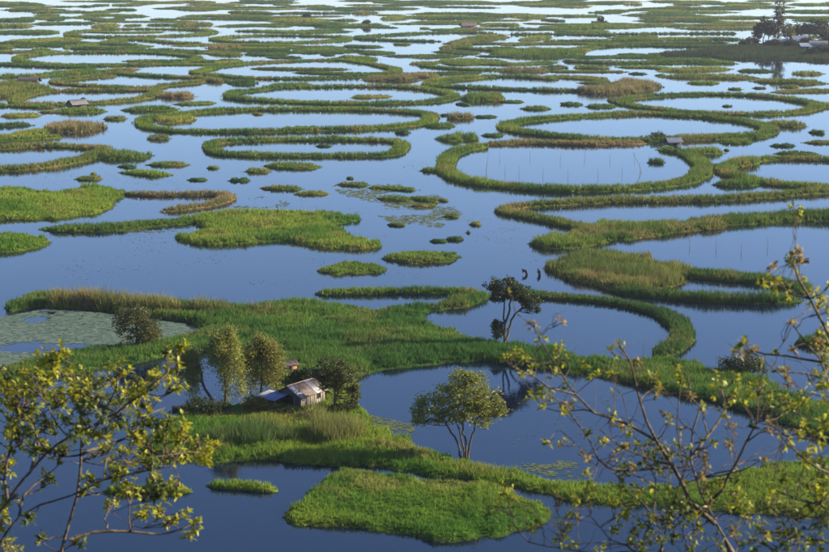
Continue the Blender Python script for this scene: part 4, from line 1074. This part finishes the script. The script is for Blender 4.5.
# ------------------------------------------------------------------ stakes, floating weed, people
def stake(px, py, h, label, group=None, tip=(0, 0), r=0.03):
    g = ground(px, py)
    m = MB(); m.tube([(0, 0, -0.6), (tip[0] * 0.5, tip[1] * 0.5, h * 0.5), (tip[0], tip[1], h)], [r, r * 0.9, r * 0.6], 6)
    o = m.build('bamboo_stake', M_BAMBOO); o.location = (g[0], g[1], 0)
    return tag(o, label, 'stake', group)
for k, (x, y) in enumerate([(505, 172), (519, 174), (543, 176), (568, 178), (598, 176), (622, 175), (640, 171)]):
    stake(x, y, 1.5, 'thin bamboo stake in the fenced pond, front row, %s from the left' % ORD[k], 'upright stakes in the fenced pond')
for k, (x, y) in enumerate([(500, 160), (530, 158), (560, 161), (585, 159), (610, 161), (634, 159)]):
    stake(x, y, 1.4, 'thin bamboo stake in the fenced pond, back row, %s from the left' % ORD[k], 'upright stakes in the fenced pond', tip=(0.15 * (k % 3 - 1), 0))
for k, (x, y) in enumerate([(690, 246), (716, 249), (741, 252), (768, 247), (790, 254)]):
    stake(x, y, 1.3, 'thin bamboo stake in the pond below the tapering bank, %s from the left' % ORD[k], 'upright stakes in the right-hand pond', tip=(0.12 * (k % 3 - 1), 0))
stake(486, 173, 3.0, 'tall thick stake at the left end of the fenced pond', tip=(0.3, 0.2), r=0.05)
stake(643, 172, 3.4, 'long slanting stake at the right end of the fenced pond', tip=(-1.8, 0.5), r=0.04)

def floaters(name, cat, label, polys, dens, size, cols, seed, z=0.012, thr=0.45, sc=5.0):
    rs = np.random.RandomState(seed); PV = []
    for poly in polys:
        G = np.array([ground(*p) for p in poly]); lo, hi = G.min(0), G.max(0)
        n = int((hi - lo).prod() * dens)
        p = lo + rs.rand(n, 2) * (hi - lo)
        p = p[inside(p, G)]
        p = p[(fnoise(p[:, 0] / sc, p[:, 1] / sc, seed) - thr) / 0.16 > rs.rand(len(p)) ** 1.5]
        PV.append(p)
    P = np.vstack(PV); n = len(P)
    th = np.linspace(0, 2 * np.pi, 7)[:-1]
    r = size * (0.5 + rs.rand(n, 6)) * (0.5 + rs.rand(n, 1))
    a = th[None] + rs.rand(n, 1)
    V = np.stack([P[:, None, 0] + r * 1.4 * np.cos(a), P[:, None, 1] + r * np.sin(a), np.full((n, 6), z) + rs.rand(n, 1) * 0.02], -1).reshape(-1, 3)
    k = np.arange(n)[:, None] * 6
    T = np.vstack([np.c_[k, k + i, k + i + 1] for i in range(1, 5)])
    t = rs.rand(n)[:, None]
    col = np.array(cols[0]) * (1 - t) + np.array(cols[1]) * t
    o = put(name, tri_mesh(name, V, T, np.repeat(col, 6, 0)), [M_GRASS])
    return tag(o, label, cat, kind='stuff')
floaters('pond_weed', 'pond weed', 'pale floating weed film covering the pond at the left', [[(-45, 324), (0, 318), (45, 309), (85, 311), (120, 316), (150, 320), (183, 324), (192, 331), (168, 341), (138, 343), (103, 347), (73, 352), (40, 360), (0, 367), (-45, 371)]], 26, 0.17, ((0.08, 0.135, 0.09), (0.19, 0.25, 0.20)), 3, thr=0.29, sc=5)
floaters('water_lilies', 'water lilies', 'loose patch of water plants floating in the open water', [[(330, 184), (400, 184), (440, 196), (462, 214), (440, 228), (390, 222), (345, 200)]], 7, 0.15, ((0.08, 0.12, 0.03), (0.18, 0.20, 0.07)), 4, thr=0.38, sc=7)
floaters('water_lilies', 'water lilies', 'faint weed patch between the tan hook and the ragged island', [[(228, 203), (262, 196), (290, 202), (285, 212), (240, 212)]], 5, 0.13, ((0.08, 0.12, 0.04), (0.15, 0.18, 0.07)), 6, thr=0.44, sc=6)
floaters('pond_weed', 'pond weed', 'pale weed fringe off the bank behind the spreading tree', [[(364, 413), (382, 418), (410, 424), (420, 434), (400, 437), (380, 427)]], 40, 0.10, ((0.08, 0.12, 0.05), (0.17, 0.20, 0.11)), 7, thr=0.34, sc=3)
floaters('pond_weed', 'pond weed', 'pale weed fringe in the pond right of the spreading tree', [[(490, 455), (530, 458), (575, 462), (580, 478), (550, 476), (505, 464)]], 40, 0.10, ((0.08, 0.12, 0.05), (0.17, 0.20, 0.11)), 8, thr=0.36, sc=3)
floaters('water_lilies', 'water lilies', 'thin weed fringe under the reed arm at the left', [[(110, 231), (150, 228), (205, 224), (200, 230), (150, 233)]], 7, 0.13, ((0.08, 0.12, 0.04), (0.18, 0.20, 0.08)), 9, thr=0.38, sc=5)

floaters('drifting_weed', 'pond weed', 'scattered weed specks drifting on the open middle water', [[(20, 175), (420, 160), (500, 200), (540, 260), (480, 285), (60, 285)], [(560, 310), (650, 315), (640, 350), (560, 340)], [(420, 390), (700, 400), (760, 450), (600, 470), (480, 440)]], 1.3, 0.07, ((0.07, 0.10, 0.04), (0.16, 0.18, 0.08)), 15, thr=0.58, sc=9)
M_CLOTH = noise_mat('dark_cloth', (0.012, 0.014, 0.020), (0.03, 0.032, 0.04), 8, 0.9)
M_HAIR = noise_mat('black_hair', (0.008, 0.007, 0.006), (0.015, 0.013, 0.012), 20, 0.6)
def person(label, px, py, joints, edges, rad, head, rz=0.0):
    g = ground(px, py)
    me = bpy.data.meshes.new('person'); me.from_pydata(joints, edges, [])
    o = put('person', me, [M_CLOTH]); o.location = (g[0], g[1], 0); o.rotation_euler = (0, 0, rz); o.scale = (0.75, 0.75, 0.56)
    md = o.modifiers.new('skin', 'SKIN')
    for i, r in enumerate(rad):
        o.data.skin_vertices[0].data[i].radius = (r * 2.1, r * 2.1)
    o.data.skin_vertices[0].data[0].use_root = True
    sd = o.modifiers.new('sub', 'SUBSURF'); sd.levels = 2; sd.render_levels = 2
    m = MB()
    h = np.array(head)
    m.tube([h + (0, 0, -0.02), h + (0, 0, 0.05), h + (0, 0, 0.10), h + (0, 0, 0.125)], [0.105, 0.112, 0.08, 0.02], 10)
    m.build('hair', M_HAIR, o, smooth=True)
    return tag(o, label, 'person', 'people wading off the olive reed island')
E14 = [(0, 1), (1, 2), (2, 3), (3, 4), (2, 5), (5, 6), (6, 7), (2, 8), (8, 9), (9, 10), (0, 11), (11, 12), (0, 13), (13, 14), (4, 15)]
R14 = [0.15, 0.14, 0.15, 0.06, 0.095, 0.065, 0.05, 0.035, 0.065, 0.05, 0.035, 0.10, 0.07, 0.10, 0.07, 0.085]
person('wading person in dark clothes bending far over to the left', 526.5, 274.5,
       [(0, 0, 0.62), (-0.15, 0, 0.86), (-0.40, 0, 1.00), (-0.54, 0, 1.05), (-0.66, 0, 1.08), (-0.42, -0.2, 0.94), (-0.52, -0.24, 0.66), (-0.66, -0.2, 0.44), (-0.42, 0.2, 0.94), (-0.56, 0.24, 0.68), (-0.7, 0.2, 0.46), (0.03, -0.11, 0.2), (0.0, -0.12, -0.35), (0.05, 0.11, 0.2), (0.1, 0.12, -0.35), (-0.73, 0, 1.13)],
       E14, R14, (-0.70, 0, 1.14))
person('wading person in dark clothes close to the tip of the olive island', 539.5, 275,
       [(0, 0, 0.5), (-0.05, 0, 0.78), (-0.14, 0, 1.02), (-0.18, 0, 1.12), (-0.21, 0, 1.2), (-0.14, -0.2, 0.98), (-0.3, -0.26, 0.76), (-0.48, -0.2, 0.7), (-0.14, 0.2, 0.98), (0.04, 0.28, 0.76), (0.1, 0.26, 0.52), (0.0, -0.11, 0.1), (0.0, -0.12, -0.4), (0.02, 0.11, 0.1), (0.04, 0.12, -0.4), (-0.23, 0, 1.29)],
       E14, R14, (-0.22, 0, 1.30))

# a low canoe far right
def canoe(px, py, L, rz, label):
    g = ground(px, py); n = 13; V = []; T = []
    for i in range(n):
        u = -1 + 2 * i / (n - 1); w = 0.38 * (1 - abs(u) ** 2.4) + 0.02; sh = 0.22 + 0.16 * u ** 4
        for (a, z) in ((-1, sh), (-0.75, 0.02), (0, -0.06), (0.75, 0.02), (1, sh), (0.88, sh), (0, 0.05), (-0.88, sh)):
            V.append((u * L / 2, a * w, z))
    for i in range(n - 1):
        for k in range(8):
            a = i * 8 + k; b = i * 8 + (k + 1) % 8
            T += [[a, b, b + 8], [a, b + 8, a + 8]]
    m = MB(); m.add(V, T)
    o = m.build('canoe', M_WALLD, smooth=False); o.location = (g[0], g[1], 0.03); o.rotation_euler = (0, 0, rz)
    for t in (-0.45, 0.3):
        box_part(o, (t * L / 2 - 0.08, -0.3, 0.16), (t * L / 2 + 0.08, 0.3, 0.19), M_BAMBOO, 'thwart')
    return tag(o, label, 'canoe')
canoe(802, 261, 1.9, 0.1, 'tiny dark canoe adrift near the right edge')
canoe(187, 409, 2.6, 0.25, 'dark canoe drawn up at the left tip of the house spit')

# ------------------------------------------------------------------ the two trees on the slope in front of the viewer
def front_tree(name, label, limbs, clusters, depth, cols, seed, leaf, ros, per, foot, ldev=0.8, bark=None, twig_r=0.006, ratio=0.42, side=0.0):
    rs = np.random.RandomState(seed)
    f = at(foot[0], foot[1], depth); gz = float(hill_z(f[0], f[1]))
    base = np.array([f[0] + foot[2], f[1], gz])
    root = empty(name, base)
    wood = MB(); S = []; SR = []
    for pts, w0, w1, dd in limbs:
        k = depth / FPX
        P = np.array([at(p[0], p[1], depth + dd * i / max(1, len(pts) - 1)) for i, p in enumerate(pts)])
        if pts[0][1] >= 550:       # runs out of the picture: carry it down to the slope
            lowp = base + np.array([0, 0, -0.2])
            P = np.vstack([lowp, lowp * 0.5 + P[0] * 0.5 + np.array([0.08, 0, 0]), P])
        P = catmull(P, False, 0.12)
        P[1:-1] += rs.normal(size=(len(P) - 2, 3)) * 0.006
        R = np.linspace(w0, w1, len(P)) * k * 0.36
        if pts[0][1] >= 550:
            vis = P[:, 2] < at(pts[0][0], pts[0][1], depth)[2]
            R = np.where(vis, w0 * k * 0.5 * (1 + 0.35 * (P[0, 2] - P[:, 2]) / (P[0, 2] - P[:, 2].max() + 1e-6) * -1 + 0.35), R)
        wood.tube(P - base, R, 7)
        S.append(P); SR.append(R)
    SPT = np.vstack(S); SRR = np.concatenate(SR)
    clusters = list(clusters)
    if side:          # short side shoots along the limbs, some bare, some with a few leaves
        for P, (pts, w0, w1, dd) in zip(S, limbs):
            zmin = at(400, 552, depth)[2] - 0.05
            ok = np.where(P[:, 2] > zmin)[0]
            for q in range(int(len(ok) * side)):
                j = P[rs.choice(ok)]
                d = rs.normal(size=3) * np.array([1, 0.7, 0.8]) + np.array([0, 0, 0.7]); d /= np.linalg.norm(d)
                e = j + d * rs.uniform(0.12, 0.42)
                wood.tube(curve_pts(j, e, rs, 5, 0.10) - base, np.linspace(twig_r * 0.9, twig_r * 0.35, 5), 4)
                if rs.rand() < 0.7:
                    v = e - np.array([0, 0, H]); dep = v[1] * CP - v[2] * SP
                    clusters.append((W0 / 2 + v[0] / dep * FPX, H0 / 2 - (v[1] * SP + v[2] * CP) / dep * FPX, rs.uniform(3, 6), rs.choice([0, 0, 1, len(cols) - 1]), dep))
    LV = []; LT = []; LC = []; nv = 0
    for cl in clusters:
        x, y, r = cl[:3]
        pal = cols[cl[3]] if len(cl) > 3 else cols[0]
        dpt = cl[4] if len(cl) > 4 else depth + rs.uniform(-ldev, ldev)
        c = at(x, y, dpt)
        d2 = ((SPT - c) ** 2).sum(1) + np.where(SPT[:, 2] > c[2] + 0.02, 0.35, 0.0)
        j = SPT[np.argmin(d2)]
        tw = curve_pts(j, c, rs, 6, 0.10)
        rad0 = min(SRR[np.argmin(d2)] * 0.7, twig_r * 2.2)
        wood.tube(tw - base, np.linspace(rad0, twig_r * 0.7, 6), 5)
        rm = r * 1.3 * depth / FPX
        nr = max(2, int(ros * (r / 12.0) ** 1.3 + 0.5))
        for q in range(nr):
            u = rs.normal(size=3); u /= np.linalg.norm(u)
            tip = c + u * rm * (0.3 + 0.75 * rs.rand()); tip[2] += 0.2 * rm
            wood.tube(curve_pts(tw[rs.randint(3, 6)], tip, rs, 4, 0.08) - base, np.linspace(twig_r * 0.8, twig_r * 0.4, 4), 4)
            ax = (tip - c); ax = ax / (np.linalg.norm(ax) + 1e-9) + np.array([0, 0, 0.8]); ax /= np.linalg.norm(ax)
            for w in range(per):
                az = rs.rand() * 2 * np.pi
                s1 = np.cross(ax, [0.3, 0.9, 0.1]); s1 /= np.linalg.norm(s1); s2 = np.cross(ax, s1)
                el = rs.uniform(0.15, 1.1)
                d = (s1 * math.cos(az) + s2 * math.sin(az)) * math.cos(el) + ax * math.sin(el)
                d[2] -= 0.15; d /= np.linalg.norm(d)
                e = np.cross(d, ax); e /= np.linalg.norm(e) + 1e-9; nn = np.cross(e, d)
                L = leaf * rs.uniform(0.45, 1.5); w_ = L * ratio * rs.uniform(0.75, 1.2)
                b0 = tip - ax * rs.rand() * 0.03
                V = [b0, b0 + d * L * 0.35 + e * w_ * 0.5 + nn * w_ * 0.16, b0 + d * L * 0.72 + e * w_ * 0.38 + nn * w_ * 0.08 - np.array([0, 0, 0.04 * L]), b0 + d * L - np.array([0, 0, 0.14 * L]),
                     b0 + d * L * 0.72 - e * w_ * 0.38 + nn * w_ * 0.08 - np.array([0, 0, 0.04 * L]), b0 + d * L * 0.35 - e * w_ * 0.5 + nn * w_ * 0.16, b0 + d * L * 0.5 - np.array([0, 0, 0.02 * L])]
                LV.append(np.array(V) - base)
                LT.append(np.array([[0, 1, 6], [1, 2, 6], [2, 3, 6], [3, 4, 6], [4, 5, 6], [5, 0, 6]]) + nv); nv += 7
                t = rs.rand(); c0, c1 = np.array(pal[0]), np.array(pal[1])
                LC.append(np.tile((c0 + (c1 - c0) * t) * rs.uniform(0.8, 1.2), (7, 1)))
    wood.build('trunk', bark or M_BARKP, root, smooth=True)
    tag(put('crown', tri_mesh('crown', np.vstack(LV), np.vstack(LT), np.vstack(LC), smooth=True), [M_FLEAF], root), kind='stuff')
    return tag(root, label, 'tree')

FY = ((0.22, 0.24, 0.018), (0.48, 0.46, 0.032))
FG = ((0.075, 0.11, 0.015), (0.19, 0.22, 0.026))  # darker leaves for mid and lower clusters, their shade put into the colour
FR = ((0.24, 0.19, 0.05), (0.36, 0.25, 0.09))
left_limbs = [
    ([(61, 553), (71, 520), (77, 497), (79, 470), (82, 447), (80, 417), (76, 395), (70, 370)], 11, 3, 0.3),
    ([(-14, 560), (0, 543), (19, 517), (38, 506), (71, 495), (104, 480), (135, 474), (172, 466)], 8, 2, -0.5),
    ([(-20, 556), (-8, 525), (8, 501), (31, 470), (58, 444), (104, 419), (127, 405), (153, 384), (168, 372)], 9, 2.5, -0.8),
    ([(69, 540), (92, 532), (130, 532), (169, 534), (192, 524)], 5, 1.5, 0.4),
    ([(80, 455), (92, 450), (127, 438), (150, 413), (165, 408)], 5, 2, 0.6),
    ([(77, 497), (100, 492), (118, 500), (112, 512)], 3, 1.2, -0.4),
    ([(31, 470), (38, 445), (30, 415), (40, 390), (50, 366)], 5, 1.8, 0.5),
    ([(82, 447), (98, 425), (112, 400), (118, 378)], 4, 1.6, -0.5),
    ([(104, 480), (135, 462), (170, 455), (204, 452)], 4, 1.5, 0.5),
    ([(8, 501), (4, 480), (10, 450), (14, 420), (12, 400)], 5, 2, 0.4),
    ([(19, 517), (24, 495), (45, 478), (62, 462)], 4, 1.5, 0.4),
]
LC_ = [(62, 355, 10), (50, 362, 14), (30, 378, 14), (42, 386, 18), (74, 386, 16), (95, 386, 14), (118, 374, 12), (8, 400, 16), (25, 408, 18, 1), (60, 402, 20), (90, 407, 18, 1), (118, 396, 14), (140, 387, 12), (155, 379, 10), (170, 370, 9), (181, 350, 7), (176, 388, 9), (140, 406, 14), (120, 416, 16, 1), (45, 426, 18, 1), (75, 427, 16, 1), (100, 437, 14), (150, 422, 14, 1), (165, 432, 14, 1), (182, 428, 12), (195, 450, 12), (170, 455, 16), (145, 447, 14, 1), (130, 462, 14), (206, 455, 10), (216, 445, 7), (60, 456, 12, 1), (20, 440, 14, 1), (4, 466, 12), (120, 478, 12), (150, 470, 12, 1), (48, 480, 9, 1), (90, 482, 9), (130, 491, 12), (155, 493, 13, 1), (176, 490, 9), (145, 512, 8), (165, 521, 7), (181, 518, 7), (195, 525, 7), (190, 538, 6), (8, 500, 11), (3, 520, 9), (10, 549, 11), (28, 520, 7, 1), (110, 506, 6), (35, 440, 12), (88, 396, 14), (15, 425, 14), (108, 452, 12), (5, 380, 12, 1), (20, 390, 12, 1), (140, 436, 10)]
front_tree('leafy_tree', 'leafy yellow-green tree in the left foreground', left_limbs, LC_, 17.0, [FY, FG], 71, 0.054, 19, 7, (61, 553, 0.25), side=0.25)

right_limbs = [
    ([(733, 556), (713, 520), (703, 495), (697, 478), (690, 459), (691, 432), (701, 409), (692, 396), (688, 378)], 9, 2.5, 0.4),
    ([(715, 524), (690, 500), (672, 465), (655, 440), (645, 420), (636, 386), (632, 363), (620, 345)], 7, 2, -0.5),
    ([(690, 459), (709, 436), (724, 411), (721, 388)], 5, 2, 0.5),
    ([(706, 505), (722, 490), (736, 463), (757, 422), (759, 394), (764, 384)], 5, 2, -0.3),
    ([(690, 466), (660, 469), (610, 469), (599, 460), (588, 436), (573, 417), (563, 403), (553, 398)], 4, 1.6, -0.6),
    ([(655, 440), (630, 425), (610, 417), (594, 412), (576, 395), (549, 387), (533, 376), (515, 368), (503, 360)], 4.5, 1.6, -0.4),
    ([(576, 395), (566, 380), (554, 360), (541, 339), (534, 327)], 3, 1.4, 0.2),
    ([(610, 417), (585, 410), (560, 412), (545, 408)], 3, 1.2, 0.3),
    ([(640, 556), (600, 555), (560, 548), (545, 546), (528, 543), (517, 529), (508, 499), (505, 488)], 4, 1.6, 0.4),
    ([(640, 556), (610, 540), (590, 515), (572, 520), (563, 532)], 4, 1.5, -0.3),
    ([(672, 465), (640, 455), (612, 440), (600, 430)], 3, 1.2, -0.3),
    ([(640, 556), (652, 520), (655, 480), (640, 450), (628, 420), (622, 395)], 5, 1.4, 0.5),
    ([(660, 556), (672, 510), (684, 470), (676, 430), (680, 390)], 5, 1.4, -0.4),
    ([(690, 556), (668, 500), (625, 470), (590, 455), (560, 430)], 4, 1.2, 0.3),
    ([(713, 520), (690, 510), (660, 520), (640, 500), (622, 490)], 5, 2, 0.6),
    ([(724, 480), (735, 470), (700, 476), (670, 490)], 3, 1.4, 0.3),
    ([(757, 422), (775, 420), (790, 410)], 2.5, 1.2, 0.3),
    ([(697, 478), (720, 477), (745, 470), (765, 458)], 3, 1.2, -0.4),
]
RC_ = [(534, 325, 6, 2), (541, 339, 6), (507, 360, 6), (515, 352, 5), (524, 360, 6), (530, 368, 5), (558, 350, 8), (563, 360, 7), (553, 374, 6), (580, 368, 7), (540, 388, 6), (546, 402, 8), (533, 396, 6), (553, 396, 6), (567, 408, 6, 2), (620, 346, 6), (634, 363, 6, 2), (612, 352, 5), (680, 382, 8), (677, 370, 6), (690, 396, 7, 2), (702, 410, 6), (647, 378, 6), (660, 386, 5), (720, 376, 6), (717, 391, 6), (759, 385, 7), (752, 392, 6), (765, 397, 6), (724, 411, 6), (733, 432, 7, 2), (729, 444, 6, 2), (650, 445, 13, 1), (645, 457, 12, 1), (660, 472, 10, 1), (625, 470, 9, 1), (620, 490, 10, 1), (640, 492, 10), (614, 503, 8), (506, 486, 6), (500, 494, 6), (513, 500, 6), (495, 507, 5), (565, 527, 9), (560, 538, 8), (573, 515, 7), (570, 547, 7), (580, 500, 7), (590, 490, 7), (556, 502, 6, 2), (745, 505, 8), (750, 518, 8), (739, 495, 6), (632, 432, 5), (600, 440, 5), (612, 460, 6, 2), (680, 430, 5, 2), (668, 455, 6, 1), (700, 450, 5, 2), (790, 408, 6), (765, 457, 5, 2), (680, 500, 9, 1), (660, 520, 10, 1), (640, 530, 9, 1), (700, 530, 9, 1), (625, 515, 8), (655, 540, 9, 1), (670, 505, 9, 1), (690, 545, 10, 1), (672, 535, 10, 1), (640, 548, 9, 1), (615, 530, 8, 1), (715, 545, 9, 1), (735, 530, 8, 1), (600, 548, 7), (690, 515, 8, 1), (663, 490, 8, 1), (648, 515, 9, 1)]
front_tree('twiggy_tree', 'sparse twiggy tree with small young leaves, right foreground', right_limbs, RC_, 14.0, [FY, FG, FR], 72, 0.038, 13, 6, (733, 556, 0.15), ldev=0.5, twig_r=0.0035, side=1.0)

edge_limbs = [
    ([(850, 556), (845, 480), (838, 420), (826, 375), (818, 356), (807, 345), (796, 329), (790, 322)], 9, 2.2, 0.2),
    ([(838, 415), (834, 350), (821, 318), (810, 299), (799, 280), (794, 264), (796, 252)], 6, 2, -0.4),
    ([(822, 362), (800, 360), (786, 357), (765, 354), (750, 350), (744, 343)], 4, 1.6, 0.4),
    ([(826, 380), (805, 374), (785, 371), (772, 367), (760, 376)], 3, 1.3, -0.3),
    ([(810, 299), (797, 296), (786, 290), (774, 282)], 3, 1.3, 0.3),
    ([(845, 480), (820, 470), (795, 450), (785, 432), (770, 425)], 4, 1.5, -0.4),
    ([(847, 520), (820, 505), (795, 500), (775, 490)], 4, 1.6, 0.5),
    ([(849, 545), (810, 540), (780, 530), (755, 535)], 4, 1.6, -0.2),
]
EC_ = [(780, 286, 8), (773, 280, 6), (787, 293, 7), (770, 266, 4, 2), (795, 253, 6, 2), (799, 263, 6, 2), (802, 276, 5), (813, 290, 6), (821, 300, 7), (826, 312, 8), (815, 306, 6), (822, 331, 8), (820, 350, 8), (827, 365, 8), (818, 342, 6, 2), (790, 323, 5, 2), (742, 343, 6), (750, 349, 5, 2), (737, 352, 5, 2), (786, 372, 5, 2), (812, 380, 7), (806, 400, 8), (790, 402, 7), (826, 386, 8), (827, 402, 9), (800, 430, 8), (816, 440, 9), (828, 425, 9), (768, 425, 6, 2), (786, 440, 7), (770, 505, 9, 1), (785, 530, 12, 1), (762, 530, 9), (800, 520, 12, 1), (816, 502, 12, 1), (780, 482, 10, 1), (800, 482, 11, 1), (822, 472, 12, 1), (805, 462, 9), (825, 520, 13, 1), (815, 540, 13, 1), (795, 545, 12, 1), (775, 546, 10, 1), (826, 495, 11), (750, 545, 8, 1), (810, 455, 8)]
front_tree('edge_tree', 'leafier foreground tree reaching in from the right edge', edge_limbs, EC_, 13.0, [FY, FG, FR], 73, 0.041, 15, 6, (850, 556, 0.2), ldev=0.5, twig_r=0.0035, side=0.6)

# ------------------------------------------------------------------ haze: a thin even air over the whole lake
def build_haze(density):
    m = bpy.data.materials.new('haze_air'); m.use_nodes = True
    nt = m.node_tree
    nt.nodes.remove(nt.nodes['Principled BSDF'])
    v = nt.nodes.new('ShaderNodeVolumePrincipled')
    v.inputs['Color'].default_value = (0.86, 0.91, 1.0, 1)
    v.inputs['Density'].default_value = density
    v.inputs['Anisotropy'].default_value = 0.2
    nt.links.new(v.outputs[0], nt.nodes['Material Output'].inputs['Volume'])
    b = MB(); b.box((-WX - 20, WY0 - 20, -3.0), (WX + 20, WY1 + 20, 44.0))
    tag(b.build('haze', m), kind='stuff')
build_haze(0.00009)
